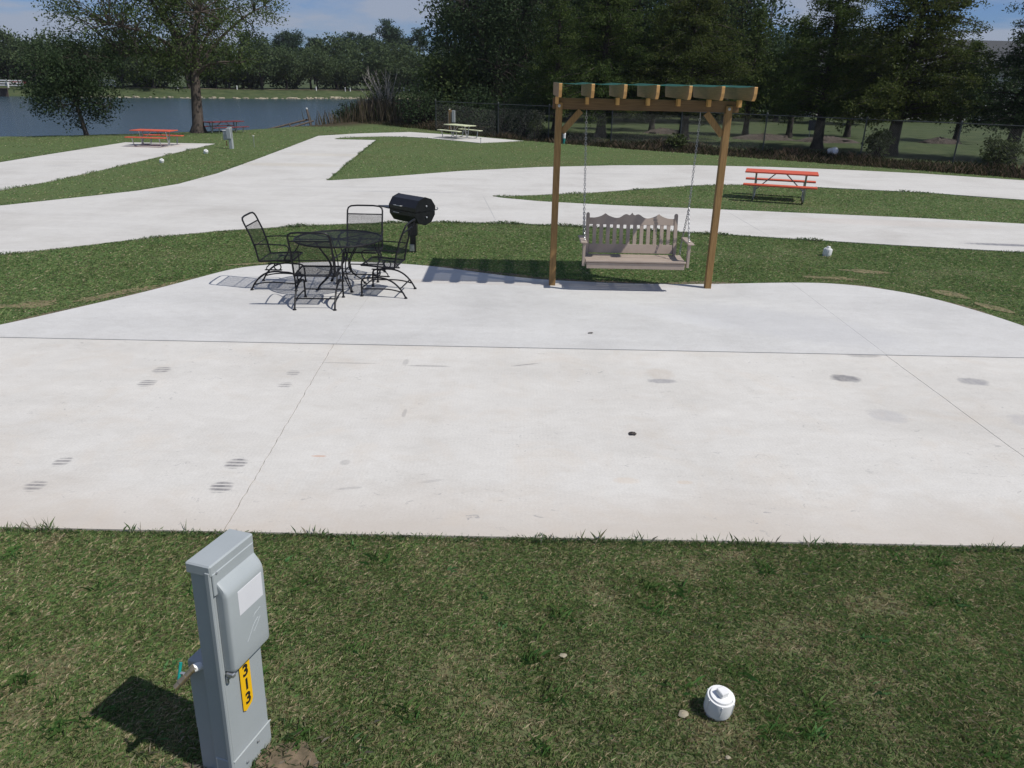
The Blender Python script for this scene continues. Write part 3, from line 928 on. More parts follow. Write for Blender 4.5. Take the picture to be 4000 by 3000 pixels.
tag(link("grass", gm), "short mown grass with dry brown patches covering the lawn", "grass", kind='stuff')

# weeds and dead growth in the ditch along the fence
GV, GQ, GC = [], [], []
off = 0
mid_line = [((a[0] + b[0]) / 2, (a[1] + b[1]) / 2) for a, b in zip(WEED[1:], [(-8.6, 51.6), (-5.6, 48.6), (-.2, 42.0), (5.5, 38.6), (11.2, 35.2), (15.2, 32.4), (18.6, 30.2), (28, 24.0)])]
for a, b in zip(mid_line[:-1], mid_line[1:]):
    L = math.hypot(b[0] - a[0], b[1] - a[1])
    n = int(L * 1300)
    t = rng.random(n)
    nx_, ny_ = -(b[1] - a[1]) / L, (b[0] - a[0]) / L
    o = rng.uniform(-1.5, 1.7, n) * (0.72 + .4 * vnoise(t * L, t * 0, 1.3))
    x = a[0] + t * (b[0] - a[0]) + nx_ * o
    y = a[1] + t * (b[1] - a[1]) + ny_ * o
    cl = vnoise(x, y, 1.2)
    hh = rng.uniform(.08, .34, n) * (0.45 + 1.1 * cl)
    c = np.where((rng.random(n) < 0.30 + .6 * np.clip(cl - .45, 0, 1))[:, None], np.array([(0.17, 0.125, 0.085)]), np.array([(0.038, 0.044, 0.018)])) * rng.uniform(.55, 1.25, n)[:, None]
    push(blades(x, y, hh * .85, rng.uniform(.006, .014, n), .6, c, ground_z(x, y)))
gm = np_mesh("weeds", np.concatenate(GV), np.concatenate(GQ), M['blade'], np.concatenate(GC))
tag(link("weeds", gm), "dark and dry weeds filling the ditch along the chain-link fence", "weeds", kind='stuff')
# dry reeds on the lake point
GV, GQ, GC = [], [], []
off = 0
for (cx, cy, sx, sy, n, h0, h1) in ((-9.6, 53.5, 1.6, 1.0, 2600, .6, 1.7), (-7.6, 52.0, 1.4, 1.0, 2000, .5, 1.5), (-11.4, 51.4, .9, .6, 700, .3, .9), (-5.4, 50.5, 1.4, .9, 1200, .4, 1.1)):
    x, y = rng.normal(cx, sx, n), rng.normal(cy, sy, n)
    c = np.array([(0.16, 0.125, 0.085), (0.10, 0.085, 0.045), (0.05, 0.06, 0.025), (0.20, 0.16, 0.11)])[rng.integers(0, 4, n)] * rng.uniform(.6, 1.2, n)[:, None]
    push(blades(x, y, rng.uniform(h0, h1, n), rng.uniform(.010, .022, n), .18, c * 1.25, np.maximum(ground_z(x, y), -1.0)))
gm = np_mesh("reeds", np.concatenate(GV), np.concatenate(GQ), M['blade'], np.concatenate(GC))
tag(link("reeds", gm), "tall dry brown reeds on the lake point", "reeds", kind='stuff')

# ------------------------------------------------------------------ trees
def leaf_mesh(anch, per, spread, size, aspect, mat, droop=0.0, seed=1, name="crown", flat=0.0):
    r = np.random.default_rng(seed)
    anch = np.asarray(anch, float)
    n = len(anch) * per
    c = np.repeat(anch, per, 0) + r.normal(0, 1, (n, 3)) * np.asarray(spread)
    u = r.normal(0, 1, (n, 3))
    u[:, 2] = u[:, 2] * (1 - droop) - droop * 1.6
    u /= np.linalg.norm(u, axis=1)[:, None]
    w = r.normal(0, 1, (n, 3))
    w[:, 2] += flat
    v = np.cross(u, w)
    v /= (np.linalg.norm(v, axis=1)[:, None] + 1e-9)
    s = size * (0.55 + 0.9 * r.random(n))[:, None]
    V = np.zeros((n, 4, 3))
    V[:, 0] = c - u * s * .5
    V[:, 1] = c + v * s * aspect * .5 - u * s * .05
    V[:, 2] = c + u * s * .5
    V[:, 3] = c - v * s * aspect * .5 - u * s * .05
    Q = np.arange(n)[:, None] * 4 + np.array([[0, 1, 2, 3]])
    return np_mesh(name, V.reshape(-1, 3), Q, mat)

def in_ellipsoid(n, r, power, rg, zcut=-9):
    out = []
    while len(out) < n:
        d = rg.normal(0, 1, 3)
        d /= np.linalg.norm(d)
        p = d * rg.random() ** power
        if p[2] < zcut: continue
        out.append(p)
    return np.array(out) * np.asarray(r)

def broad_tree(name, label, cat, loc, fork, r0, cc, cr_, limbs, tips, per, size, spread, mat, bark, seed, group=None,
               lean=(0, 0), power=.42, zcut=-.8, aspect=.5, droop=.15, twig_n=4, flare=1.5, carve=.0, build=True):
    rg = np.random.default_rng(seed)
    t = thing(name, label, cat, loc, 0, group)
    P = in_ellipsoid(tips, cr_, power, rg, zcut) + np.asarray(cc)
    if carve:
        nz = vnoise(P[:, 0] + P[:, 2] * .7, P[:, 1] + P[:, 2] * 1.3, max(cr_) * .45)
        P = P[nz > carve]
    b = MB()
    fk = Vector((lean[0], lean[1], fork))
    tr = [Vector((0, 0, -.3)), Vector((0, 0, 0)), Vector((lean[0] * .12, lean[1] * .12, fork * .12)), fk * .5 + Vector((0, 0, 0)), fk]
    b.tube(tr, [r0 * flare, r0 * flare * .92, r0 * 1.02, r0 * .88, r0 * .74], 10)
    ends = []
    idx = [int(rg.integers(len(P)))]
    for _ in range(limbs - 1):
        d = np.min(np.linalg.norm(P[:, None] - P[idx][None], axis=2), axis=1)
        idx.append(int(np.argmax(d)))
    L = []
    for i in idx:
        e = Vector(P[i])
        e = fk + (e - fk) * .82
        dv = e - fk
        st = fk - Vector((lean[0], lean[1], fork)) * float(rg.uniform(0, .18))
        c1 = st + Vector((dv.x * .18, dv.y * .18, abs(dv.length) * .32))
        c2 = fk + dv * .7 + Vector((0, 0, dv.length * .10))
        path = bez(st, c1, c2, e, 7)
        rr = r0 * .46
        b.tube(path, [rr * (1 - .8 * k / 7) for k in range(8)], 6)
        L.append(path)
    pts = np.array([list(p) for path in L for p in path[2:]])
    for p in P:
        d = np.linalg.norm(pts - p, axis=1)
        j = int(np.argmin(d + rg.random(len(d)) * .3))
        a = Vector(pts[j]); e = Vector(p)
        md = (a + e) * .5 + Vector((0, 0, .12 * (e - a).length))
        b.tube([a, md, e], [r0 * .10, r0 * .065, r0 * .02], twig_n)
    b.build("trunk", bark, t)
    link("crown", leaf_mesh(P, per, spread, size, aspect, mat, droop, seed + 1), t)
    return t

def cypress_tree(name, label, loc, H, Rad, z0, r0, seed, mat, group, lean=(0, 0), branches=120, per=34, size=.108, prof=.75):
    rg = np.random.default_rng(seed)
    t = thing(name, label, "tree", loc, 0, group)
    b = MB()
    ax = lambda h: Vector((lean[0] * h / H, lean[1] * h / H, h))
    b.tube([ax(-.35), ax(0), ax(.35), ax(z0), ax(H * .6), ax(H * .98)], [r0 * 1.75, r0 * 1.5, r0 * 1.08, r0 * .9, r0 * .5, r0 * .06], 10)
    anch = []
    for i in range(branches):
        q = (i + rg.random()) / branches
        h = z0 + (H - z0) * q ** 1.12
        a = i * 2.39996 + rg.normal(0, .35)
        f = (h - z0) / (H - z0)
        L = Rad * (1 - f) ** prof * (0.55 + .45 * min(1, (f + .05) / .12)) * rg.uniform(.68, 1.12)
        st = ax(h)
        d = Vector((math.cos(a), math.sin(a), 0))
        e = st + d * L + Vector((0, 0, L * rg.uniform(-.18, .22)))
        md = st + d * L * .5 + Vector((0, 0, L * .17))
        path = bez(st, st + (md - st) * .6, md + (e - md) * .3, e, 4)
        b.tube(path, [r0 * .16 * (1 - f * .6), r0 * .13 * (1 - f * .6), r0 * .1, r0 * .06, .006], 4)
        na = max(3, int(L * 5.2))
        for k in range(na):
            u = .22 + .78 * (k + rg.random()) / na
            p = st * (1 - u) ** 2 + md * 2 * u * (1 - u) + e * u * u
            wd = .10 + .32 * L * .35 * u
            anch.append((p.x + rg.normal(0, wd * .75), p.y + rg.normal(0, wd * .75), p.z - abs(rg.normal(0, .10)) + .04))
    b.build("trunk", M['bark_dark'], t)
    link("crown", leaf_mesh(anch, per, (.13, .13, .10), size, .42, mat, .35, seed + 1), t)
    return t

# the big oak on the lake bank and the small tree beside it
oz = gz(-15.8, 39.3)
broad_tree("shade_oak", "big spreading tree with a bare trunk on the grass by the lake", "tree", (-15.8, 39.3, 0), 3.0, .27, (-.85, 0, 6.1), (5.45, 5.0, 4.2), 11, 800, 62, .115, (.27, .27, .20),
           M['oak'], M['bark'], 21, None, (.12, .2), .5, -.92, .5, .1, 4, 1.75, .30)
broad_tree("young_tree", "small dark leaning tree at the water's edge left of the big oak", "tree", (-19.8, 36.35, 0), 1.35, .10, (-.2, 0, 2.42), (2.3, 2.0, 2.05), 7, 280, 70, .105, (.24, .24, .18),
           M['dark_leaf'], M['bark'], 22, None, (-.2, 0), .5, -.97, .5, .25, 4, 1.3, .22)

# dark evergreens and the row of cypresses behind the chain-link fence
broad_tree("evergreen_tree", "tallest dark evergreen tree left of the cypress row", "tree", (-1.4, 50.5, 0), 2.2, .30, (.2, 0, 6.2), (4.2, 3.6, 6.0), 12, 760, 62, .14, (.36, .36, .28),
           M['dark_leaf'], M['bark_dark'], 23, None, (0, 0), .45, -.98, .5, .1, 4, 1.4, .25)
broad_tree("bushy_tree", "low leafy tree at the end of the fence beside the lake", "tree", (-4.2, 49.6, 0), .7, .14, (0, 0, 2.1), (2.1, 1.8, 2.1), 8, 170, 36, .2, (.28, .28, .22),
           M['oak'], M['bark_dark'], 24, None, (0, 0), .45, -.98, .5, .1, 4, 1.2, .2)
G_CY = "cypress trees behind the chain-link fence"
cypress_tree("cypress_tree", "cypress behind the pergola's left half, first whole tree of the fence row", (4.4, 41.8, 0), 9.4, 3.4, 1.0, .24, 31, M['cypress'], G_CY, branches=180, prof=.65)
cypress_tree("cypress_tree", "broad cypress behind the pergola's right half", (8.6, 41.1, 0), 9.0, 3.8, 1.1, .24, 32, M['cypress_rust'], G_CY, branches=190, prof=.65)
cypress_tree("cypress_tree", "cypress with a straight bare trunk just right of the pergola", (14.1, 37.2, 0), 8.8, 2.75, 1.35, .22, 33, M['cypress'], G_CY, branches=160, prof=.6)
cypress_tree("cypress_tree", "cypress with a thick leaning trunk in front of the grey-roofed house", (16.3, 34.5, 0), 8.8, 3.4, 1.45, .26, 34, M['cypress_rust'], G_CY, (.35, 0), branches=190, prof=.55)
cypress_tree("cypress_tree", "cypress cut off by the right edge of the photo", (20.3, 32.6, 0), 7.4, 2.5, 1.2, .25, 35, M['dark_leaf'], G_CY, (.5, 0), branches=160, prof=.6)
cypress_tree("cypress_tree", "slim dark cypress partly hidden behind the pergola's left post", (2.2, 45.6, 0), 8.4, 2.7, .9, .2, 36, M['cypress'], G_CY, branches=120)
# younger trees standing in the grass beyond
G_BK = "young trees on the lawn beyond the fence"
back = [((8.0, 47.4), 6.6, 2.5, 1.5, 41, "young tree on the lawn beyond the fence, seen between the swing chains"),
        ((12.9, 45.0), 6.4, 2.5, 1.6, 42, "young tree beyond the fence behind the pergola's right post"),
        ((15.1, 44.2), 6.0, 2.3, 1.5, 43, "young tree beyond the fence behind the navy sign"),
        ((18.9, 45.6), 4.6, 2.2, 1.5, 44, "short bushy young tree beyond the fence left of the leaning cypress"),
        ((23.9, 43.3), 5.0, 2.6, 1.2, 45, "young tree beyond the fence right of the leaning cypress")]
for (p, H, rd, z0, sdd, lb) in back:
    cypress_tree("young_cypress", lb, (p[0], p[1], 0), H, rd, z0, .15, sdd, M['cypress'], G_BK, branches=90, per=20, size=.14)
G_FB = "big dark trees far behind the cypress row"
fb = broad_tree("background_tree", "big dark tree far behind the cypress row", "tree", (4.0, 58, 0), 2.4, .3, (0, 0, 6.0), (4.6, 4.0, 5.6), 9, 420, 40, .27, (.5, .5, .4),
                M['dark_leaf'], M['bark_dark'], 51, G_FB, (0, 0), .42, -.8, .55, .1, 3)
for (x, y, s, rz) in ((9.5, 57, .98, 1.1), (14.6, 58, .90, 2.3), (-2.5, 63, 1.0, 3.9), (20, 62, .62, .7), (25, 60, .60, 4.4), (7, 68, 1.0, 5.2), (16, 70, .78, 2.9)):
    c = copy_tree(fb)
    c.location = (x, y, 0); c.scale = (s, s, s); c.rotation_euler = (0, 0, rz)

# shrubs along the fence and on the lake point
def shrub(label, x, y, rx, rz, seed, mat, name="shrub", group=None, per=22, tips=60, size=.14, z=None):
    rg = np.random.default_rng(seed)
    z = gz(x, y) if z is None else z
    t = thing(name, label, "shrub", (x, y, z), 0, group)
    P = in_ellipsoid(tips, (rx, rx, rz), .5, rg, -.9) + np.array([0, 0, rz * .95])
    b = MB()
    for p in P[::2]:
        e = Vector(p)
        b.tube([Vector((rg.normal(0, .08), rg.normal(0, .08), -.1)), e * .55 + Vector((0, 0, .1)), e], [.025, .016, .006], 4)
    b.build("stem", M['bark_dark'], t)
    link("foliage", leaf_mesh(P, per, rx * .17, size, .5, mat, .1, seed + 5), t)
    return t
G_SH = "weedy shrubs along the fence"
shrub("loose weedy shrub at the fence left of the leaning cypress trunk", 15.15, 33.2, .5, .6, 61, M['shrub'], group=G_SH)
shrub("low shrub at the fence between the leaning cypress and the edge cypress", 18.8, 30.6, .8, .55, 62, M['shrub'], group=G_SH)
shrub("small leafy sapling at the fence behind the cream picnic table", 1.0, 41.4, .45, .75, 63, M['shrub'], group=G_SH, tips=36)
shrub("shrub climbing the fence behind the pergola's left post", .4, 43.2, 1.2, 1.0, 64, M['dark_leaf'], group=G_SH)
shrub("dark shrub mass left of the brown meter post", -5.6, 47.6, 1.5, 1.25, 65, M['dark_leaf'], group=G_SH, tips=110)
shrub("dark shrub right behind the brown meter post", -2.6, 46.6, 1.5, 1.2, 66, M['dark_leaf'], group=G_SH, tips=110)
shrub("dark shrub low at the fence's left end", -.8, 44.6, 1.3, .95, 67, M['dark_leaf'], group=G_SH, tips=90)
shrub("thin weed bush under the swing's right chain, at the fence", 7.4, 36.6, .45, .35, 68, M['shrub'], group=G_SH, tips=30)
shrub("round brown-green bush rising out of the dry reeds", -8.9, 53.2, 1.15, 1.5, 69, M['shrub'], group="bushes on the lake point", tips=110)
shrub("dark bush at the water's edge left of the dry reeds", -11.0, 52.2, .8, .9, 70, M['dark_leaf'], group="bushes on the lake point", tips=60, z=-.6)
hb = broad_tree("bush", "dark bush far across the lawn beyond the fence", "bush", (0, 66, 0), .6, .15, (0, 0, 1.9), (3.2, 3.0, 2.0), 6, 90, 40, .3, (.5, .5, .4), M['dark_leaf'], M['bark_dark'], 57, "bushes far across the lawn beyond the fence", (0, 0), .42, -.98, .55, .1, 3)
for (x, y, s_, rz) in ((-3.5, 64, .9, 1), (3.5, 67, 1.1, 2), (7.5, 65.5, .8, 3), (11.5, 67, 1.15, 4), (15.5, 66, .9, 5), (19, 67.5, 1.2, 6), (22.5, 66.5, .9, .5), (30, 66, .7, 1.5), (34.5, 67, .9, 2.5)):
    c = copy_tree(hb)
    c.location = (x, y, 0); c.scale = (s_, s_, s_); c.rotation_euler = (0, 0, rz)
# bleached dead shrub
rgd = np.random.default_rng(5)
t = thing("dead_shrub", "bleached leafless shrub standing above the dry reeds", "shrub", (-8.7, 52.4, -.1))
b = MB()
for k in range(34):
    a = rgd.random() * 2 * PI
    rr = rgd.uniform(.2, 1.5)
    hh = rgd.uniform(1.8, 3.4)
    e = Vector((math.cos(a) * rr, math.sin(a) * rr, hh))
    st = Vector((rgd.normal(0, .25), rgd.normal(0, .2), 0))
    path = bez(st, st + Vector((0, 0, hh * .4)), e - Vector((0, 0, hh * .3)), e + Vector((math.cos(a) * .25, 0, 0)), 6)
    b.tube(path, [.035, .03, .026, .022, .016, .012, .006], 4)
    for q in range(3):
        s0 = path[3 + q % 3]
        b.tube([s0, s0 + Vector((rgd.normal(0, .25), rgd.normal(0, .25), rgd.uniform(.2, .6)))], [.012, .004], 3)
b.build("branches", M['bark_pale'], t)

# ------------------------------------------------------------------ the far shore
def shore_y(x):
    xs = [-240, -110, -78, -71, -56, -39, -30, -22, -13, -2, 20]
    ys = [70, 104, 110.5, 111.5, 115.5, 121, 127, 134, 132.5, 126, 120]
    return float(np.interp(x, xs, ys))
G_OAK = "rounded trees in the row across the lake"
L_OAK = "rounded green tree in the front row across the lake"
protos = []
for k, (rx, rz, zc, tips) in enumerate(((4.2, 3.1, 4.4, 95), (4.8, 2.9, 4.1, 105), (3.6, 3.3, 4.6, 85), (4.4, 2.6, 3.7, 90))):
    protos.append(broad_tree("lakeside_oak", L_OAK, "tree", (0, 0, 0), 1.7, .24, (0, 0, zc), (rx, rx, rz), 7, tips, 46, .36, (.55, .55, .42),
                             M['far_leaf'], M['bark_dark'], 70 + k, G_OAK, (.2, 0), .42, -.72, .6, .1, 3, 1.3, .18))
used = set()
def place(pr_, x, y, s, rz, z=.1):
    k = id(pr_)
    o = pr_ if k not in used else copy_tree(pr_)
    used.add(k)
    o.location = (x, y, z); o.scale = (s, s, s * random.uniform(.94, 1.06)); o.rotation_euler = (0, 0, rz)
    return o
xs = [-93, -86, -80, -74.5, -69, -64, -59, -54.5, -50, -45.5, -41, -37, -33, -29, -25, -21, -17, -13, -9, -5, -1]
for i, x in enumerate(xs):
    s = 1.0 if x < -72 else random.uniform(.74, 1.12)
    place(protos[(i * 7 + i // 3) % 4], x + random.uniform(-.8, .8), shore_y(x) + random.uniform(4.6, 8.5), s, random.uniform(0, 6.28))
for i, x in enumerate((-89.5, -77, -66.5, -61.5, -52, -48, -43, -34.8, -31, -23, -19, -11, -7, -3)):
    place(protos[(i * 5 + 1) % 4], x + random.uniform(-.8, .8), shore_y(x) + random.uniform(11, 16), random.uniform(.72, 1.22), random.uniform(0, 6.28))
# second row, closing the view under the crowns
G_WD = "trees of the wood behind the lakeside row"
L_WD = "dark tree of the wood behind the row across the lake"
wood = []
for k, (rx, rz, zc) in enumerate(((5.2, 4.2, 4.0), (5.6, 3.8, 3.6))):
    wood.append(broad_tree("woodland_tree", L_WD, "tree", (0, 0, 0), 1.2, .25, (0, 0, zc), (rx, rx, rz), 7, 130, 40, .5, (.7, .7, .6),
                           M['dark_leaf'], M['bark_dark'], 80 + k, G_WD, (0, 0), .42, -.98, .6, .1, 3))
for i, x in enumerate(np.arange(-128, 14, 6.4)):
    place(wood[i % 2], x + random.uniform(-1.5, 1.5), shore_y(x) + random.uniform(13, 20), random.uniform(.70, .86), random.uniform(0, 6.28), .1)
# pines over them
G_PI = "tall pines above the trees across the lake"
L_PI = "tall thin-trunked pine rising above the trees across the lake"
def pine(seed, H, rx):
    rg = np.random.default_rng(seed)
    t = thing("pine_tree", L_PI, "tree", (0, 0, 0), 0, G_PI)
    P = in_ellipsoid(42, (rx, rx, H * .22), .5, rg, -1) + np.array([0, 0, H * .80])
    b = MB()
    b.tube([(0, 0, -.5), (0.1, 0, H * .5), (0, 0, H * .98)], [.26, .2, .05], 6)
    for p in P:
        b.tube([Vector((0, 0, max(p[2] - .6, H * .45))), Vector(p)], [.07, .02], 3)
    b.build("trunk", M['bark_dark'], t)
    link("crown", leaf_mesh(P, 46, (.5, .5, .30), .42, .5, M['pine_leaf'], 0, seed + 1), t)
    return t
pines = [pine(91, 12.2, 2.3), pine(92, 11.4, 2.6), pine(93, 12.8, 2.1)]
for i, (x, y, s) in enumerate(((-62.5, 188, .84), (-58.5, 186, .90), (-55.5, 191, .80), (-53.2, 189, .86), (-50.2, 185, .93), (-47.6, 190, .80), (-45.4, 188, .84),
                               (-40.8, 190, .95), (-37.6, 186, .90), (-35.4, 190, .92), (-33.0, 188, .97), (-30.4, 190, 1.06), (-28.2, 187, .97), (-26.0, 190, .92), (-22.9, 190, 1.0), (-18.5, 188, .86))):
    place(pines[i % 3], x, y, s, i * 1.7, .2)
# riprap, bollards, timber wall and white fence across the water
rk = MB()
rr_ = random.Random(8)
for i in range(420):
    x = rr_.uniform(-62, -14)
    y = shore_y(x) - 1.35 + rr_.uniform(-.5, .8)
    s = rr_.uniform(.13, .40)
    mt_ = Matrix.Rotation(rr_.uniform(0, 6), 3, 'Z') @ Matrix.Rotation(rr_.uniform(-.4, .4), 3, 'X')
    rk.bbox((x, y, gz(x, y) + s * .1), (s * 1.5, s, s * .7), s * .16, mt_)
tag(rk.build("riprap", M['stone'], None, False), "pale broken stones along the waterline across the lake", "stones", kind='stuff')
for i, x in enumerate((-32.3, -28.3, -27.6, -19.4, -18.5, -16.7, -43, -51)):
    y = shore_y(x) + 4.1
    b = MB()
    b.lathe([(.08, 0), (.08, .48), (.10, .50), (.10, .58), (.05, .62)], (0, 0, 0), 8)
    o = b.build("bollard", M['white'])
    o.location = (x, y, gz(x, y) - .05)
    tag(o, "short white bollard on the bank across the lake", "bollard", "white bollards across the lake")
sw = MB()
for i in range(34):
    sw.bbox((-84 + i * .44, 109.1 + i * .012, -.62), (.42, .16, 1.3 + .04 * (i % 3)), .03)
sw.bbox((-76.6, 109.25, .06), (15.2, .34, .10), .03)
tag(sw.build("bulkhead", M['seawall']), "dark timber retaining wall at the water across the lake", "retaining wall")
def rail_fence(label, x0, x1, y, z):
    t = thing("rail_fence", label, "fence", (x0, y, z), 0, "white rail fences across the lake")
    n = max(2, int((x1 - x0) / 1.8))
    for i in range(n + 1):
        b = MB(); b.bbox(((x1 - x0) * i / n, 0, .55), (.16, .16, 1.1), .02); b.build("post", M['white'], t)
    for zz in (.35, .66, .97):
        b = MB(); b.bbox(((x1 - x0) / 2, .10, zz), (x1 - x0, .05, .16), .01); b.build("rail", M['white'], t)
rail_fence("white three-rail fence above the timber wall across the lake", -80, -69.5, 113.5, .0)
rail_fence("white rail fence across the lake, seen through the small leaning tree", -66.5, -59.5, 119.5, .2)
for (x, c, nm, lb) in ((-75.8, 'red_old', "red_canoe", "red upturned canoe behind the white fence, left of the other one"), (-71.2, 'red_old', "red_canoe", "red upturned canoe behind the white fence, nearest its right end")):
    b = MB()
    b.tube([(-1.7, 0, .15), (-1.1, 0, .42), (0, 0, .5), (1.1, 0, .42), (1.7, 0, .15)], [.05, .3, .40, .3, .05], 8)
    o = b.build(nm, M[c]); o.location = (x, 115.2, .35); o.scale = (.9, 1, .7)
    tag(o, lb, "canoe", "canoes across the lake")

b = MB()
px_ = np.arange(-66, 2, 2.0)
for k, x in enumerate(px_):
    for o in (4.6, 6.2):
        b.v.append((x, shore_y(x) + o, gz(x, shore_y(x) + o) + .05))
b.f = [(2 * k, 2 * k + 2, 2 * k + 3, 2 * k + 1) for k in range(len(px_) - 1)]
tag(b.build("track", M['track'], None, False), kind='structure')

# ------------------------------------------------------------------ house beyond the fence
t = thing("house", "pale two-storey house with a long grey roof behind the trees", "house", (26, 71, 0))
b = MB()
b.add([(0, 0, -.2), (22, 0, -.2), (22, 9, -.2), (0, 9, -.2), (0, 0, 4.3), (22, 0, 4.3), (22, 9, 4.3), (0, 9, 4.3), (0, 4.5, 6.35), (22, 4.5, 6.35)],
      [(0, 1, 5, 4), (2, 3, 7, 6), (0, 4, 8, 7, 3), (1, 2, 6, 9, 5)])
b.build("wall", M['siding'], t, False)
b = MB()
for (ya, za, yb, zb) in ((-.55, 4.06, 4.5, 6.5), (9.55, 4.06, 4.5, 6.5)):
    b.add([(-.5, ya, za), (22.5, ya, za), (22.5, yb, zb), (-.5, yb, zb), (-.5, ya, za + .16), (22.5, ya, za + .16), (22.5, yb, zb + .16), (-.5, yb, zb + .16)],
          [(0, 1, 2, 3), (4, 5, 6, 7), (0, 1, 5, 4), (2, 3, 7, 6), (0, 3, 7, 4), (1, 2, 6, 5)])
b.build("roof", M['roof'], t, False)
for (x, z) in ((2.5, 3.0), (6.5, 3.0), (10.5, 3.0), (14.5, 3.0), (18.5, 3.0), (2.5, .9), (6.5, .9), (14.5, .9), (18.5, .9)):
    b = MB(); b.bbox((x, -.03, z), (1.25, .1, 1.35), .02)
    w = b.build("window", M['white'], t)
    for dx in (-.29, .29):
        b = MB(); b.box((x + dx, -.085, z), (.5, .02, 1.15)); b.build("pane", M['glass'], w)
b = MB(); b.bbox((10.5, -.04, .9), (1.0, .1, 2.1), .02); b.build("door", M['seawall'], t)

# ------------------------------------------------------------------ chain-link fence
t = thing("chain_link_fence", "grey chain-link fence with steel posts along the ditch", "fence", (0, 0, 0))
rail = []
wire = MB()
HT = 1.52
for i in range(len(FENCE) - 1):
    a, b_ = FENCE[i], FENCE[i + 1]
    za, zb = gz(*a), gz(*b_)
    b = MB()
    b.tube([(a[0], a[1], za - .3), (a[0], a[1], HT + .04)], .030, 8)
    b.lathe([(.042, 0), (.042, .03), (.012, .075)], (a[0], a[1], HT + .03), 8)
    b.build("post", M['wire'], t)
    L = math.hypot(b_[0] - a[0], b_[1] - a[1])
    st = .085
    n = int(L / st)
    hz = HT - .03 - max(za, zb) - .02
    sh = hz / L
    for k in range(-int(hz / st), n):
        for sg in (1, -1):
            u0, u1 = k * st, k * st + hz
            v0, v1 = 0.0, 1.0
            if u0 < 0: v0 = -u0 / hz; u0 = 0
            if u1 > L: v1 = 1 - (u1 - L) / hz; u1 = L
            if v1 - v0 < .02: continue
            if sg < 0: v0, v1 = 1 - v0, 1 - v1
            f = lambda u, v: (a[0] + (b_[0] - a[0]) * u / L, a[1] + (b_[1] - a[1]) * u / L, (za + (zb - za) * u / L) + .03 + hz * v)
            wire.tube([f(u0, v0), f(u1, v1)], .0016, 3, cap=False)
    b = MB(); b.tube([(a[0], a[1], HT), (b_[0], b_[1], HT)], .020, 6); b.build("top_rail", M['wire'], t)
wire.build("wire_mesh", M['wire'], t, False)

# things along the fence
b = MB()
b.lathe([(.13, 0), (.15, .32), (.155, .33), (.145, .36)], (0, 0, 0), 14)
o = b.build("plastic_bucket", M['white']); o.location = (13.3, 33.6, gz(13.3, 33.6) + .18); o.rotation_euler = (R(80), .1, .4)
tag(o, "pale plastic bucket lying in the weeds by the fence", "bucket")
t = thing("yard_sign", "small navy sign standing on the lawn beyond the fence", "sign", (16.9, 45.2, 0))
b = MB(); b.bbox((0, 0, .62), (.85, .04, .55), .008); b.build("panel", M['navy'], t)
for sx in (-.3, .3):
    b = MB(); b.bbox((sx, 0, .17), (.04, .03, .36), .004); b.build("stake", M['galv'], t)
G_MU = "mulch mounds under the young trees beyond the fence"
for (x, y, rx, lb) in ((8.4, 45.6, 1.3, "dark mulch mound with props beside it, seen between the swing chains"), (13.2, 42.6, 1.7, "long mulch mound behind the pergola's right post"),
                       (16.2, 41.6, 1.7, "pale mulch mound right of the straight-trunked cypress"), (22.5, 42.2, 1.1, "mulch patch under the tree beside the leaning cypress")):
    b = MB()
    n = 22
    vs_, fs = [], []
    rg = np.random.default_rng(int(x * 10))
    for j in range(6):
        q = j / 5
        for k in range(n):
            a = 2 * PI * k / n
            rr = rx * (1 - q) * (1 + .12 * rg.normal()) + .02
            vs_.append((rr * math.cos(a), rr * .55 * math.sin(a), .26 * math.sin(q * PI / 2) + .03 * rg.normal() * (j > 0) - .02 * (j == 0)))
    for j in range(5):
        for k in range(n):
            fs.append((j * n + k, j * n + (k + 1) % n, (j + 1) * n + (k + 1) % n, (j + 1) * n + k))
    b.add(vs_, fs)
    o = b.build("mulch_mound", M['mulch']); o.location = (x, y, 0)
    tag(o, lb, "mulch", G_MU)

# ------------------------------------------------------------------ pergola
t = thing("pergola", "wooden pergola of two posts with seven rafters and a green shade cloth", "pergola", (0, 0, 0))
PY = 11.0
for px in (.567, 2.885):
    b = MB()
    b.bbox((px, PY, 1.235 + .012), (.092, .092, 2.47), .005)
    b.bbox((px, PY - .032, 2.525), (.090, .026, .10), .008)
    p = b.build("post", M['wood'], t, False)
    b = MB()
    b.lathe([(.020, 0), (.020, .004), (.012, .006), (.012, .014)], (0, 0, 0), 10)
    bo = b.build("bolt", M['galv'], p)
    bo.location = (px, PY - .0455, 2.535); bo.rotation_euler = (R(90), 0, 0)
for yy, nm in ((PY - .004, 0), (PY + .055, 1)):
    pass
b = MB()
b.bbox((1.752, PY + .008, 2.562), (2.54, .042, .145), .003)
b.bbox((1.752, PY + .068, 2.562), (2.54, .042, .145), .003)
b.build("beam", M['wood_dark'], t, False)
for sx, px in ((1, .567), (-1, 2.885)):
    b = MB()
    a = Vector((px + sx * .050, PY, 2.19)); e = Vector((px + sx * .30, PY, 2.475))
    d = (e - a).normalized()
    mt3 = Matrix((d, Vector((0, 1, 0)), d.cross(Vector((0, 1, 0))))).transposed()
    b.bbox((a + e) / 2, ((e - a).length, .042, .085), .003, mt3)
    b.build("brace", M['wood'], t, False)
RX = [.54 + .412 * i for i in range(7)]
RY0, RY1 = 10.27, 11.95
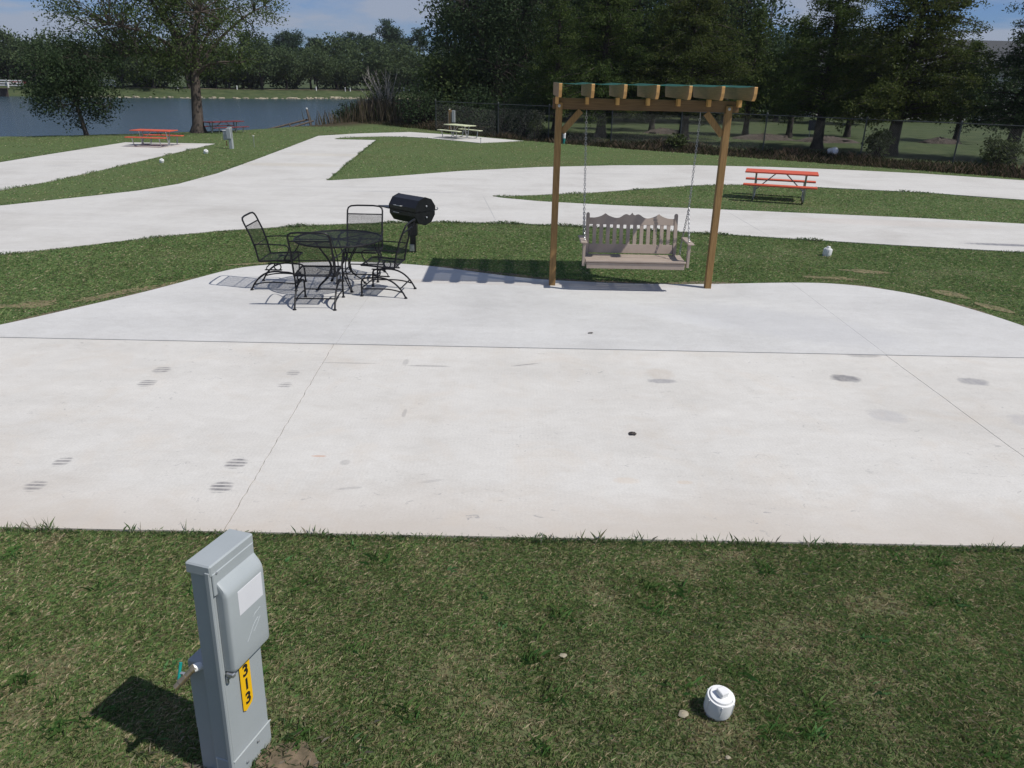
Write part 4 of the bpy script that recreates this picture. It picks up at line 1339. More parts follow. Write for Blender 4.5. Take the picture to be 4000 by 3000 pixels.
for rx in RX:
    c = .055
    prof = [(RY0 + .005, 2.825), (RY0, 2.815), (RY0 + .004, 2.74), (RY0 + .02, 2.70), (RY0 + .05, 2.667), (RY0 + .075, 2.655),
            (RY1 - .075, 2.655), (RY1 - .05, 2.667), (RY1 - .02, 2.70), (RY1 - .004, 2.74), (RY1, 2.815), (RY1 - .005, 2.825)]
    b = MB()
    b.prism(prof, .040, Matrix(((0, 0, 1, rx - .02), (1, 0, 0, 0), (0, 1, 0, 0), (0, 0, 0, 1))))
    ro = b.build("rafter", M['wood_rafter'], t, False)
    ro.data.materials.append(M['lit_pine'])
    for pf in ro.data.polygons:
        if abs(pf.normal.x) < .5 and pf.center.y < RY0 + .08: pf.material_index = 1  # only the front ends get the painted sunlit tone
    b = MB()
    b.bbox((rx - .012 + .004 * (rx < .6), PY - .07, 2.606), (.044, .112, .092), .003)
    b.build("rafter_cleat", M['lit_pine'], t, False)  # whole cleat takes the sunlit colour
b = MB()
nxs, nys = 24, 14
vs_, fs = [], []
x0, x1, y0, y1 = RX[0] - .012, RX[-1] + .012, RY0 + .07, RY1 - .03
for k in (0, 1):
    for j in range(nys + 1):
        for i in range(nxs + 1):
            u = i / nxs * 6
            sag = -.016 * abs(math.sin(PI * u)) ** .8
            vs_.append((x0 + (x1 - x0) * i / nxs, y0 + (y1 - y0) * j / nys, 2.829 + sag + .0015 * k + .004 * (abs(u - round(u)) < 1e-6)))
W = nxs + 1
for j in range(nys):
    for i in range(nxs):
        fs.append((j * W + i, j * W + i + 1, (j + 1) * W + i + 1, (j + 1) * W + i))
b.add(vs_[:W * (nys + 1)], fs)
b.build("shade_cloth", M['cloth'], t)

# ------------------------------------------------------------------ swing
SW = thing("porch_swing", "taupe slatted two-seat swing hanging on chains from the pergola", "swing", (0, 0, 0))
sx0, sx1 = 1.02, 2.44
scx = (sx0 + sx1) / 2
SZ = .475
b = MB()
for k in range(5):
    y = 10.665 + .093 * k
    b.bbox((scx, y, SZ + .012 * (2 - abs(k - 2)) * -.3), (sx1 - sx0 + .01, .082, .026), .004)
b.build("seat", M['swing'], SW, False)
b = MB()
b.bbox((scx, 10.652, SZ - .062), (sx1 - sx0 - .02, .03, .085), .004)
for q in (sx0 + .03, sx1 - .03, scx):
    b.bbox((q, 10.86, SZ - .055), (.034, .38, .075), .004)
b.bbox((scx, 11.06, SZ - .06), (sx1 - sx0 - .02, .03, .085), .004)
b.build("apron", M['swing'], SW, False)
# backrest, tilted
TB = 0.20
BM = Matrix.Translation((0, 11.075, SZ + .01)) @ Matrix.Rotation(-TB, 4, 'X')
def toB(p): return BM @ Vector(p)
bx0, bx1 = sx0 + .02, sx1 - .06
bw = bx1 - bx0
b = MB()
top = []
for i in range(61):
    u = i / 60
    def bump_(c, w, h): return h * max(0, 1 - abs(u - c) / w)
    z = .515
    z += .042 * math.exp(-((u - .185) / .022) ** 2) * .35 + .05 * max(0, 1 - abs(u - .185) / .13) ** 1.35
    z += .042 * math.exp(-((u - .815) / .022) ** 2) * .35 + .05 * max(0, 1 - abs(u - .815) / .13) ** 1.35
    z += .058 * math.exp(-((u - .43) / .055) ** 2) + .058 * math.exp(-((u - .57) / .055) ** 2) + .055 * math.exp(-((u - .5) / .018) ** 2) + .01
    top.append((bx0 + .05 + (bw - .1) * u, z))
outl = [(bx0 + .05, .43)] + [(bx1 - .05, .43)] + top[::-1]
b.prism(outl, .026, BM @ Matrix(((1, 0, 0, 0), (0, 0, -1, .013), (0, 1, 0, 0), (0, 0, 0, 1))))
b.build("top_rail", M['swing'], SW, False)
R3 = BM.to_3x3()
b = MB(); b.bbox(toB((scx - .02, 0, .085)), (bw - .1, .026, .13), .003, R3); b.build("bottom_rail", M['swing'], SW, False)
for i in range(12):
    u = bx0 + .05 + (bw - .1) * (i + .78) / 12.56
    b = MB(); b.bbox(toB((u, 0, .29)), (.054, .018, .285), .003, R3); b.build("slat", M['swing'], SW, False)
for q in (bx0 + .024, bx1 - .024):
    b = MB()
    pr_ = [(-.024, -.10), (.024, -.10), (.024, .575), (.017, .592), (0, .60), (-.017, .592), (-.024, .575)]
    b.prism(pr_, .044, Matrix.Translation(toB((q, .0, 0)) - Vector((0, 0, 0))) @ R3.to_4x4() @ Matrix(((1, 0, 0, 0), (0, 0, -1, .022), (0, 1, 0, 0), (0, 0, 0, 1))))
    b.build("back_post", M['swing'], SW, False)
for q, s in ((sx0 - .045, -1), (sx1 + .045, 1)):
    b = MB(); b.bbox((q, 10.86, .742), (.095, .50, .024), .008); a_ = b.build("armrest", M['swing'], SW, False)
    b = MB(); b.bbox((q - s * .01, 10.68, .565), (.036, .07, .33), .003); b.build("arm_post", M['swing'], a_, False)
def chain(pts, link_l=.042):
    b = MB()
    tot = sum((Vector(pts[i + 1]) - Vector(pts[i])).length for i in range(len(pts) - 1))
    n = int(tot / (link_l * .80))
    flip = 0
    for k in range(n):
        d = (k + .5) * tot / n
        for i in range(len(pts) - 1):
            a, e = Vector(pts[i]), Vector(pts[i + 1])
            L = (e - a).length
            if d <= L or i == len(pts) - 2:
                break
            d -= L
        c = a + (e - a) * (d / L)
        t_ = (e - a).normalized()
        s = t_.cross(Vector((0, 1, 0))).normalized() if flip else t_.cross(Vector((1, 0, 0))).normalized()
        flip ^= 1
        hl, hw, rw = link_l * .5, link_l * .30, .0042
        ring = [c + t_ * (hl - hw) * (1 if math.sin(q) > 0 else -1) * (abs(math.sin(q)) > .01) + t_ * hw * math.sin(q) + s * hw * math.cos(q)
                for q in [2 * PI * j / 10 for j in range(10)]]
        b.tube(ring, rw, 5, closed=True)
    return b
for q, tx in ((sx0 - .03, .95), (sx1 + .03, 2.515)):
    topp = (tx, PY + .03, 2.44)
    spl = (tx + (q - tx) * .80, 10.965, 1.20)
    chain([topp, spl]).build("chain", M['chain'], SW)
    chain([spl, (q, 10.70, .75), (q, 10.66, .43)]).build("chain", M['chain'], SW)
    chain([spl, (q - .02 * (1 if q > 1.7 else -1), 11.12, .60), (q - .03 * (1 if q > 1.7 else -1), 11.09, .45)]).build("chain", M['chain'], SW)
    b = MB()
    b.tube([(tx, PY + .03, 2.52), (tx, PY + .03, 2.475)], .006, 6)
    b.tube([Vector((tx, PY + .03, 2.452)) + Vector((0, math.cos(a) * .013, math.sin(a) * .034)) for a in [2 * PI * k / 12 for k in range(12)]], .0045, 6, closed=True)
    b.build("hook", M['chain'], SW)

# ------------------------------------------------------------------ mesh patio set
def mesh_strands(clip, x0, x1, y0, y1, pitch_u, pitch_v, w, to3):
    """expanded-metal diamonds: two families of thin flat strands clipped by clip(x,y)"""
    b = MB()
    sl = pitch_v / pitch_u
    rngx = x1 - x0
    for sg in (1, -1):
        k0 = int(-(rngx * sl) / pitch_v) - 1
        k1 = int(((y1 - y0) + rngx * sl) / pitch_v) + 1
        for k in range(k0, k1 + 1):
            # y = y0 + k*pitch_v + sg*sl*(x-x0)
            seg = None
            n = 44
            for i in range(n + 1):
                x = x0 + rngx * i / n
                y = y0 + k * pitch_v + sg * sl * (x - x0)
                if sg < 0: y = y0 + k * pitch_v - sl * (x - x0)
                ok = clip(x, y)
                if ok and seg is None: seg = (x, y)
                if (not ok or i == n) and seg is not None:
                    if ok: last = (x, y)
                    if (last[0] - seg[0]) > rngx / n * .5:
                        L = math.hypot(last[0] - seg[0], last[1] - seg[1])
                        ox, oy = -(last[1] - seg[1]) / L * w / 2, (last[0] - seg[0]) / L * w / 2
                        m_ = .0012 * sg
                        P = [(seg[0] + ox, seg[1] + oy, m_), (last[0] + ox, last[1] + oy, m_), (last[0] - ox, last[1] - oy, m_), (seg[0] - ox, seg[1] - oy, m_)]
                        b.add([to3(*p) for p in P], [(0, 1, 2, 3)])
                    seg = None
                if ok: last = (x, y)
    return b

def make_table(loc):
    t = thing("patio_table", "round black wrought-iron table with a mesh top on the patio", "table", loc)
    RT = .60
    b = mesh_strands(lambda x, y: x * x + y * y < (RT - .012) ** 2, -RT, RT, -RT, RT, .022, .011, .0036, lambda x, y, z: (x, y, .722 + z))
    b.build("mesh_top", M['black'], t, False)
    b = MB()
    ring = [(RT * math.cos(2 * PI * k / 64), RT * math.sin(2 * PI * k / 64), .718) for k in range(64)]
    b.tube(ring, .0135, 8, closed=True)
    b.build("rim", M['black'], t)
    b = MB()
    for a in range(0, 180, 45):
        c, s = math.cos(R(a + 8)), math.sin(R(a + 8))
        b.tube([(-RT * c, -RT * s, .708), (RT * c, RT * s, .708)], .0075, 6)
    b.tube([(.045 * math.cos(2 * PI * k / 24), .045 * math.sin(2 * PI * k / 24), .712) for k in range(24)], .006, 6, closed=True)
    b.build("top_brace", M['black'], t)
    for a in (35, 125, 215, 305):
        c, s = math.cos(R(a)), math.sin(R(a))
        P = lambda r, z, o=0: (r * c - o * s, r * s + o * c, z)
        b = MB()
        for o in (-.022, .022):
            path = bez(P(.34, .705, o), P(.25, .52, o), P(.08, .40, o), P(.15, .25, o), 9) + bez(P(.15, .25, o), P(.22, .13, o * .8), P(.33, .12, o * .5), P(.36, .02, o * .4), 9)[1:]
            b.tube(path, .0085, 7)
        b.lathe([(.024, 0), (.026, .008), (.014, .022)], P(.362, .024), 10)
        sp = [P(.20 + .035 * math.cos(q) * (1 - q / 9), .20 + .035 * math.sin(q) * (1 - q / 9)) for q in [k * .5 for k in range(14)]]
        b.tube(sp, .005, 5)
        b.build("leg", M['black'], t)
    b = MB()
    for z, r in ((.25, .155), (.43, .125)):
        b.tube([(r * math.cos(2 * PI * k / 24), r * math.sin(2 * PI * k / 24), z) for k in range(24)], .006, 6, closed=True)
    b.build("leg_ring", M['black'], t)
    return t
make_table((-2.475, 10.56, .024))

def make_chair():
    t = thing("patio_chair", "", "chair", (0, 0, 0), 0, "black mesh spring chairs round the patio table")
    hw = .265
    TR = .0125
    # seat frame and mesh
    def seat_p(x, y, z=0):    # y from -.20 (rear) to .28 (front), slight pan
        zz = .415 + .03 * (y + .2) / .48
        if y > .2: zz -= .5 * (y - .2) ** 1.5
        return (x, y, zz + z)
    yb, yf = -.20, .27
    b = MB()
    ring = [seat_p(-hw, yb), seat_p(-hw, 0), seat_p(-hw, .2), seat_p(-hw + .02, yf), seat_p(hw - .02, yf), seat_p(hw, .2), seat_p(hw, 0), seat_p(hw, yb)]
    b.tube(ring, TR, 8)
    b.build("seat_frame", M['black'], t)
    b = mesh_strands(lambda x, y: abs(x) < hw - .008 and yb + .005 < y < yf - .005, -hw, hw, yb, yf, .022, .012, .0034, lambda x, y, z: seat_p(x, y, z))
    b.build("seat_mesh", M['black'], t, False)
    # back
    def back_p(x, s, z=0):   # s 0..1 up the back
        return (x, -.20 - .185 * s + .03 * math.sin(s * PI) + z, .415 + .60 * s)
    b = MB()
    pts = [back_p(-hw, 0), back_p(-hw, .3), back_p(-hw, .6), back_p(-hw, .88), back_p(-hw + .012, .945), back_p(-hw + .05, .985), back_p(-.12, 1.0), back_p(.12, 1.0), back_p(hw - .05, .985), back_p(hw - .012, .945), back_p(hw, .88), back_p(hw, .6), back_p(hw, .3), back_p(hw, 0)]
    b.tube(pts, TR, 8)
    b.tube([back_p(-hw, .80), back_p(hw, .80)], .009, 6)
    b.tube([back_p(-hw, .36), back_p(hw, .36)], .006, 6)
    b.tube([back_p(-hw, .005), back_p(hw, .005)], .009, 6)
    b.build("back_frame", M['black'], t)
    b = mesh_strands(lambda x, y: abs(x) < hw - .008 and .01 < y < .80, -hw, hw, 0, .81, .022, .019, .0034, lambda x, y, z: back_p(x, y, z))
    b.build("back_mesh", M['black'], t, False)
    for s in (-1, 1):
        b = MB()
        X = s * (hw + .012)
        b.tube(bez(back_p(X, .40), (X * 1.04, -.08, .668), (X * 1.12, .08, .665), (X * 1.10, .19, .655), 7) + bez((X * 1.10, .19, .655), (X * 1.08, .285, .64), (X * 1.03, .22, .53), (X, .15, .44), 7)[1:], .0085, 7)
        b.build("arm", M['black'], t)
        # rocker base: front foot, horizontal, falling to the rear foot
        X = s * (hw - .005)
        b = MB()
        path = bez((X, .28, .012), (X, .275, .12), (X, .285, .20), (X, .265, .235), 5) + bez((X, .265, .235), (X, .245, .265), (X, .20, .265), (X, .12, .268), 5)[1:] + \
               bez((X, .12, .268), (X, -.10, .30), (X, -.24, .22), (X, -.345, .012), 10)[1:]
        b.tube(path, .0125, 8)
        b.tube(bez((X, .277, .105), (X, .0, .115), (X, -.10, .14), (X, -.29, .085), 8), .0095, 7)
        for y in (.28, -.345):
            b.lathe([(.023, -.012), (.024, -.004), (.013, .012)], (X, y, .012), 10)
        b.build("rocker_leg", M['black'], t)
        b = MB()
        b.bbox((X, -.01, .298), (.036, .24, .012), .003)
        b.bbox((X, .02, .392), (.034, .20, .010), .003)
        cx_, cz_ = .05, .345
        b.tube([(X + .012 * math.cos(q), cx_ + .052 * math.cos(q), cz_ + .048 * math.sin(q)) for q in [2 * PI * k / 22 for k in range(22)]], .0085, 6, closed=True)
        b.tube([(X, -.11, .30), (X, -.10, .335), (X, -.06, .372), (X, 0, .392)], .008, 6)
        b.build("spring", M['black'], t)
    for yy, zz in ((.279, .115), (-.272, .135)):
        b = MB()
        b.tube([(-hw, yy, zz), (hw, yy, zz)], .0095, 7)
        b.build("stretcher", M['black'], t)
    return t
ch = make_chair()
ZP = .024
for i, (x, y, rz, lb) in enumerate(((-3.36, 10.63, -90, "black mesh chair at the left of the round table, facing right"),
                                    (-2.60, 9.80, 2, "black mesh chair nearest the camera, its back to us"),
                                    (-1.80, 10.39, 83, "black mesh chair at the right of the round table, facing left"),
                                    (-2.28, 11.22, 180, "black mesh chair at the far side of the round table, facing us"))):
    o = ch if i == 0 else copy_tree(ch)
    o.location = (x, y, ZP); o.rotation_euler = (0, 0, R(rz)); o['label'] = lb

# ------------------------------------------------------------------ barrel grill
t = thing("barrel_grill", "black barrel charcoal grill on a square post in the grass", "grill", (-1.777, 13.14, 0))
b = MB()
b.bbox((0, 0, .25), (.095, .095, .56), .004)
b.bbox((0, 0, .41), (.16, .15, .22), .004)
b.build("post", M['grill'], t, False)
b = MB(); b.bbox((-.015, -.062, .09), (.08, .03, .12), .004); b.build("anchor_plate", M['galv'], t, False)
ANG = math.atan2(-.656, .755)
GMt = Matrix.Translation((0, 0, .745)) @ Matrix.Rotation(ANG, 4, 'Z')
Rb, Lb = .235, .66
def polyr(k, r=Rb): return (r * math.cos(2 * PI * (k + .5) / 10), r * math.sin(2 * PI * (k + .5) / 10))
# local: x along the barrel, outline in (y,z)
Mx = GMt @ Matrix(((0, 0, 1, -Lb / 2), (1, 0, 0, 0), (0, 1, 0, 0), (0, 0, 0, 1)))
low = [polyr(k) for k in range(5, 10)]
b = MB(); b.prism([(-Rb * .951 - .0, -.004), ] + low + [(Rb * .951, -.004)], Lb, Mx); b.build("fire_bowl", M['grill'], t, False)
up = [polyr(k) for k in range(0, 5)]
b = MB(); b.prism([(Rb * .951, .006)] + up + [(-Rb * .951, .006)], Lb, Mx)
for e in (-1, 1):
    b.prism([(Rb * .965, .004)] + [polyr(k, Rb * 1.022) for k in range(0, 5)] + [(-Rb * .965, .004)], .012, GMt @ Matrix(((0, 0, 1, e * Lb / 2 - .006 + e * .003), (1, 0, 0, 0), (0, 1, 0, 0), (0, 0, 0, 1))))
lid = b.build("lid", M['grill'], t, False)
def gp(x, y, z): return GMt @ Vector((x, y, z))
b = MB(); b.tube([gp(-.16, -.225, .075), gp(-.16, -.275, .085), gp(-.08, -.285, .085), gp(0, -.275, .085), gp(0, -.225, .075)], .006, 6); b.build("handle", M['galv'], lid)
b = MB(); b.tube([gp(-.18, -.225, -.04), gp(-.18, -.27, -.035), gp(-.06, -.27, -.035), gp(-.06, -.225, -.04)], .005, 6); b.build("grate_handle", M['galv'], t)
b = MB()
b.add([gp(-.33, -.24, .015), gp(-.33, .16, .015), gp(-.66, -.20, .015), gp(-.33, -.24, -.005), gp(-.33, .16, -.005), gp(-.66, -.20, -.005)],
      [(0, 1, 2), (5, 4, 3), (0, 1, 4, 3), (1, 2, 5, 4), (2, 0, 3, 5)])
b.build("side_shelf", M['grill'], t, False)
for z in (.085, -.10):
    b = MB(); b.lathe([(.016, 0), (.016, .012), (.008, .018)], (0, 0, 0), 10)
    o = b.build("bolt", M['galv'], t)
    o.matrix_local = GMt @ Matrix.Translation((Lb / 2 + .009, .02, z)) @ Matrix.Rotation(R(90), 4, 'Y')
b = MB(); b.tube([gp(Lb / 2 - .02, .235, .0), gp(Lb / 2 + .03, .25, .01), gp(Lb / 2 + .035, .262, .03), gp(Lb / 2 + .01, .265, .045)], .010, 6); b.build("hinge", M['galv'], t)

# ------------------------------------------------------------------ picnic tables
def make_picnic(board):
    t = thing("picnic_table", "", "table", (0, 0, 0), 0, "picnic tables on the campground")
    L = 1.80
    for k in (-1, 0, 1):
        b = MB(); b.bbox((0, k * .245, .735), (L, .238, .042), .007); b.build("top_plank", board, t, False)
    for s in (-1, 1):
        b = MB(); b.bbox((0, s * .66, .445), (L, .245, .042), .007); b.build("bench", board, t, False)
        X = s * .62
        b = MB()
        for q in (-1, 1):
            pts = [(X, q * .16, .705), (X, q * .12, .64), (X, q * .035, .12)] + bez((X, q * .035, .12), (X, q * .03, .03), (X, q * .10, .028), (X, q * .22, .028), 4)[1:] + \
                  [(X, q * .50, .028)] + bez((X, q * .50, .028), (X, q * .60, .03), (X, q * .62, .06), (X, q * .635, .14), 4)[1:] + [(X, q * .68, .42)]
            b.tube(pts, .022, 8)
            b.bbox((X, q * .66, .416), (.05, .22, .012), .003)
        b.bbox((X, 0, .706), (.05, .66, .014), .003)
        b.tube([(X, -.11, .42), (X, .11, .42)], .010, 6)
        b.build("leg_frame", M['galv'], t)
        b = MB(); b.tube([(X, 0, .22), (s * .12, 0, .70)], .016, 6); b.build("brace", M['galv'], t)
    return t
pr0 = make_picnic(M['red'])
specs = ((pr0, 6.93, 20.4, 0, -18.5, 1.0, .95, None, "orange-red picnic table on the grass strip behind the pergola's right post"),
         (None, -14.55, 31.75, .02, -6, .91, .80, None, "orange-red picnic table on the concrete pad by the lake"),
         (None, -14.75, 39.9, -.10, 52, 1.08, .82, 'red_old', "dull red picnic table in the shade beside the big oak's trunk"),
         (None, -2.80, 38.85, .02, -47, .90, .82, 'cream', "weathered cream picnic table on the far concrete pad"))
for (o, x, y, z, rz, sx, sz, mt_, lb) in specs:
    if o is None:
        o = copy_tree(pr0)
    if mt_:
        for c in o.children:
            if c.name.split('.')[0] in ("top_plank", "bench"):
                c.data = c.data.copy()
                c.data.materials[0] = M[mt_]
    o.location = (x, y, z); o.rotation_euler = (0, 0, R(rz)); o.scale = (sx, 1.0, sz); o['label'] = lb

# ------------------------------------------------------------------ cleanout caps
def make_cleanout():
    t = thing("sewer_cleanout", "", "pipe cap", (0, 0, 0), 0, "white capped sewer pipes in the grass")
    b = MB()
    b.lathe([(.060, -.10), (.060, .018), (.0665, .020), (.0685, .030), (.0685, .108), (.0665, .114), (.058, .115), (.0565, .104)], (0, 0, 0), 36, cap=False)
    for k in range(6):
        a = k * PI / 3 + .4
        b.bbox((.0688 * math.cos(a), .0688 * math.sin(a), .075), (.006, .005, .07), .001, Matrix.Rotation(a, 3, 'Z'))
    b.build("collar", M['white'], t)
    b = MB()
    b.lathe([(.056, .090), (.056, .120), (.054, .124), (.040, .125), (.0, .1255)], (0, 0, 0), 36, cap=False)
    b.bbox((0, 0, .140), (.046, .046, .032), .004, Matrix.Rotation(R(28), 3, 'Z'))
    b.build("plug", M['white'], t)
    return t
c0 = make_cleanout()
for i, (x, y, rx, ry, s, lb) in enumerate(((1.045, 2.86, .10, .07, 1.0, "white capped sewer pipe in the foreground grass"),
                                           (5.62, 13.52, 0, .10, 1.12, "white capped sewer pipe in the grass right of the pergola"),
                                           (-11.80, 25.95, .25, .3, 1.0, "white capped sewer pipe by the left pad, the nearer of two"),
                                           (-11.58, 29.2, .3, .35, 1.15, "white capped sewer pipe by the far grey pedestal"))):
    o = c0 if i == 0 else copy_tree(c0)
    o.location = (x, y, 0.0); o.rotation_euler = (rx, ry, 0); o.scale = (s, s, s); o['label'] = lb

b = MB()
b.lathe([(.06, -.1), (.06, .20)], (0, 0, 0), 18)
t = thing("sewer_riser", "thin upright white pipe with a teal lower band on the grass behind the pergola", "pipe", (2.24, 37.6, 0))
b.build("teal_band", M['teal'], t)
b = MB(); b.lathe([(.066, .20), (.066, .36), (.072, .36), (.072, .42), (.05, .45)], (0, 0, 0), 18); b.build("cap", M['white'], t)

# ------------------------------------------------------------------ utility pedestal 313
e_d = Vector((.30, .954, 0)).normalized()     # along the wide face, towards the back
e_n = Vector((.954, -.30, 0)).normalized()    # out of the numbered face
PED = thing("utility_pedestal", "grey electric pedestal marked 313 in the foreground", "utility pedestal", (-1.170, 2.39, 0))
PED.scale = (1, 1, 1.008)
PED.rotation_euler = (R(-.3), R(2.6), math.atan2(e_d.y, e_d.x))
# local frame: x along the wide face, y = -normal (so the numbered face is at y = 0, body behind it)
Wd = .255
b = MB()
b.bbox((Wd / 2, .052, .54), (Wd, .100, 1.10), .006)
body = b.build("body", M['pedgrey'], PED, False)
b = MB()
b.bbox((Wd / 2, .046, .045), (Wd + .008, .098, .17), .005)
b.build("base_skirt", M['pedgrey'], PED, False)
b = MB(); b.bbox((Wd / 2, -.0052, .132), (Wd + .008, .004, .006), .001); b.build("skirt_seam", M['pedlight'], PED, False)
b = MB()   # flanged edge strips on the narrow end
b.bbox((-.006, .010, .55), (.014, .024, 1.06), .004)
b.build("edge_flange", M['pedgrey'], PED, False)
b = MB()
b.bbox((Wd / 2, .052, 1.083), (Wd + .02, .118, .050), .006)
lid = b.build("lid", M['pedgrey'], PED, False)
b = MB()
b.bbox((Wd / 2, -.005, 1.02), (Wd + .004, .010, .10), .003)
b.build("door_head", M['pedgrey'], PED, False)
# meter door: sloped top, rounded edges
prof = [(0, .598), (-.044, .601), (-.050, .606), (-.052, .618), (-.053, .66), (-.053, .955), (-.050, .972), (-.040, .990), (-.010, 1.022), (0, 1.03)]
b = MB()
n = len(prof)
xs_ = [.014, .016, .022, .034, Wd - .018, Wd - .006, Wd, Wd + .002]
ins = [.55, .86, .97, 1.0, 1.0, .97, .86, .55]
vs_ = []
for x, k in zip(xs_, ins):
    for (y, z) in prof:
        vs_.append((x, y * k, .81 + (z - .81) * (.975 + .025 * k)))
fs = []
for i in range(len(xs_) - 1):
    for j in range(n - 1):
        fs.append((i * n + j, i * n + j + 1, (i + 1) * n + j + 1, (i + 1) * n + j))
fs.append(tuple(range(n)))
fs.append(tuple(reversed([(len(xs_) - 1) * n + j for j in range(n)])))
fs += [(i * n, (i + 1) * n, (i + 1) * n + n - 1, i * n + n - 1) for i in range(len(xs_) - 1)]
b.add(vs_, fs)
door = b.build("door", M['pedgrey'], PED)
b = MB(); b.bbox((Wd * .60, -.0535, .895), (.155, .002, .112), .0005); b.build("sticker", M['paper'], door, False)
b = MB()   # raised line emblem
Pd = lambda x, z: (x, -.0533, z)
b.tube(bez(Pd(.105, 0.690), Pd(.13, 0.710), Pd(.145, 0.750), Pd(.185, 0.760), 10), .0011, 5)
b.tube(bez(Pd(.15, 0.712), Pd(.17, 0.722), Pd(.18, 0.740), Pd(.20, 0.755), 8), .0009, 5)
b.tube(bez(Pd(.158, 0.762), Pd(.158, 0.785), Pd(.165, 0.792), Pd(.19, 0.792), 8), .0010, 5)
b.tube(bez(Pd(.19, 0.792), Pd(.196, 0.796), Pd(.20, 0.798), Pd(.205, 0.798), 4), .0009, 5)
b.build("emblem", M['pedlight'], door)
b = MB(); b.bbox((.018, -.024, .585), (.02, .036, .022), .004); b.bbox((.015, -.006, .555), (.012, .012, .03), .003); b.build("latch", M['galv'], PED, False)
b = MB()   # yellow number plate with clipped lower corners
pw, z0, z1 = .068, .325, .592
px = .092
out = [(px, z0), (px + .018, z0 - .012), (px + pw - .010, z0 + .004), (px + pw, z0 + .022), (px + pw, z1), (px, z1)]
b.prism(out, .0016, Matrix(((1, 0, 0, 0), (0, 0, 1, -.0046), (0, 1, 0, 0), (0, 0, 0, 1))))
plate = b.build("number_plate", M['yellow'], PED, False)
def digit_mesh(ch_, size):
    cu = bpy.data.curves.new("numeral", 'FONT')
    cu.body = ch_
    cu.size = size
    cu.align_x = 'CENTER'
    cu.align_y = 'CENTER'
    cu.offset = size * .030
    cu.extrude = .0006
    to = bpy.data.objects.new("numeral", cu)
    col.objects.link(to)
    dg = bpy.context.evaluated_depsgraph_get()
    me = bpy.data.meshes.new_from_object(to.evaluated_get(dg))
    bpy.data.objects.remove(to)
    me.materials.clear()
    me.materials.append(M['ink'])
    return me
for ch_, zz in (("3", .512), ("1", .440), ("3", .368)):
    o = link("numeral", digit_mesh(ch_, .078), plate)
    o.location = (px + pw / 2 + .002, -.0054, zz)
    o.rotation_euler = (R(90), 0, 0)
# water riser box behind, with spigot
b = MB(); b.bbox((.105, .150, .29), (.17, .090, .62), .006); b.bbox((.105, .200, .40), (.145, .02, .36), .006)
rb = b.build("riser_box", M['pedgrey'], PED, False)
sp0 = Vector((.02, .125, .585))
b = MB(); b.tube([(.08, .100, .565), (.055, .112, .580), (.0, .147, .582)], .018, 12); b.build("supply_pipe", M['white'], PED)
a0 = Vector((.0, .147, .582))
dr = Vector((-.62, .48, -.62)).normalized()
b = MB()
b.tube([a0 - dr * .01, a0 + dr * .01, a0 + dr * .012, a0 + dr * .04, a0 + dr * .042, a0 + dr * .075, a0 + dr * .077, a0 + dr * .10], [.017, .017, .014, .014, .017, .016, .012, .0125], 12)
spg = b.build("spigot", M['brass'], PED)
b = MB()
hc = a0 + dr * .03 + Vector((-.014, .030, .010))
b.tube([a0 + dr * .03, hc], .006, 6)
b.build("stem", M['galv'], spg)
b = MB(); b.tube([hc + Vector((-.014, 0, -.042)), hc, hc + Vector((.014, 0, .040))], [.007, .006, .007], 8); b.build("handle", M['teal'], spg)
for (x, z) in ((.02, 1.065), (Wd * .62, .10), (Wd * .30, .06)):
    b = MB(); b.lathe([(.006, 0), (.006, .003), (.003, .005)], (0, 0, 0), 8)
    o = b.build("screw", M['galv'], PED); o.location = (x, -.0075 if z < 1 else -.009, z); o.rotation_euler = (R(90), 0, 0)
b = MB(); b.tube([(Wd + .0, .05, .21), (Wd + .035, .05, .205), (Wd + .04, .05, .19)], .016, 8); b.build("conduit_stub", M['galv'], PED)

# far pedestal and meter post, stakes
t = thing("utility_pedestal", "distant grey electric pedestal with a side box near the left pad", "utility pedestal", (-11.36, 31.35, 0), R(-6))
b = MB(); b.bbox((0, 0, .40), (.13, .14, .84), .006); b.build("body", M['pedgrey'], t, False)
b = MB(); b.bbox((-.02, -.045, .58), (.17, .16, .40), .01); b.build("door", M['pedgrey'], t, False)
b = MB(); b.bbox((-.20, .04, .50), (.20, .12, .34), .008); sb_ = b.build("side_box", M['pedgrey'], t, False)
b = MB(); b.bbox((-.20, .04, .685), (.24, .15, .02), .004); b.build("cover", M['white'], sb_, False)
b = MB(); b.tube([(-.16, -.06, .12), (-.16, -.06, .30)], .012, 6); b.tube([(-.20, -.06, .14), (-.12, -.06, .14)], .014, 6); b.build("spigot", M['rust'], t)
t = thing("meter_post", "brown wooden post with a pale meter box behind the cream picnic table", "meter post", (-3.72, 44.2, 0), R(-8))
b = MB(); b.bbox((0, 0, .54), (.15, .14, 1.12), .006); b.build("post", M['wood'], t, False)
b = MB(); b.bbox((.20, .0, .76), (.16, .22, .62), .01); b.build("meter_box", M['pedgrey'], t, False)
b = MB(); b.bbox((-.02, -.02, 1.12), (.07, .07, .05), .01); b.build("cap", M['white'], t, False)
b = MB(); b.tube([(-.10, -.02, 0), (-.10, -.02, 1.0)], .018, 8); b.build("conduit", M['galv'], t)
for (x, y, h, lb) in ((-10.70, 32.1, .44, "thin white stake with a flat head in the grass near the far pedestal"), (-1.65, 36.1, .24, "short stake at the corner of the pad with the cream table")):
    t = thing("survey_stake", lb, "stake", (x, y, 0), 0, "stakes in the grass")
    b = MB(); b.tube([(0, 0, -.1), (0, 0, h)], .012, 8); b.build("rod", M['galv'], t)
    b = MB(); b.lathe([(.014, h - .03), (.045, h), (.045, h + .015), (.01, h + .02)], (0, 0, 0), 10); b.build("head", M['white'], t)

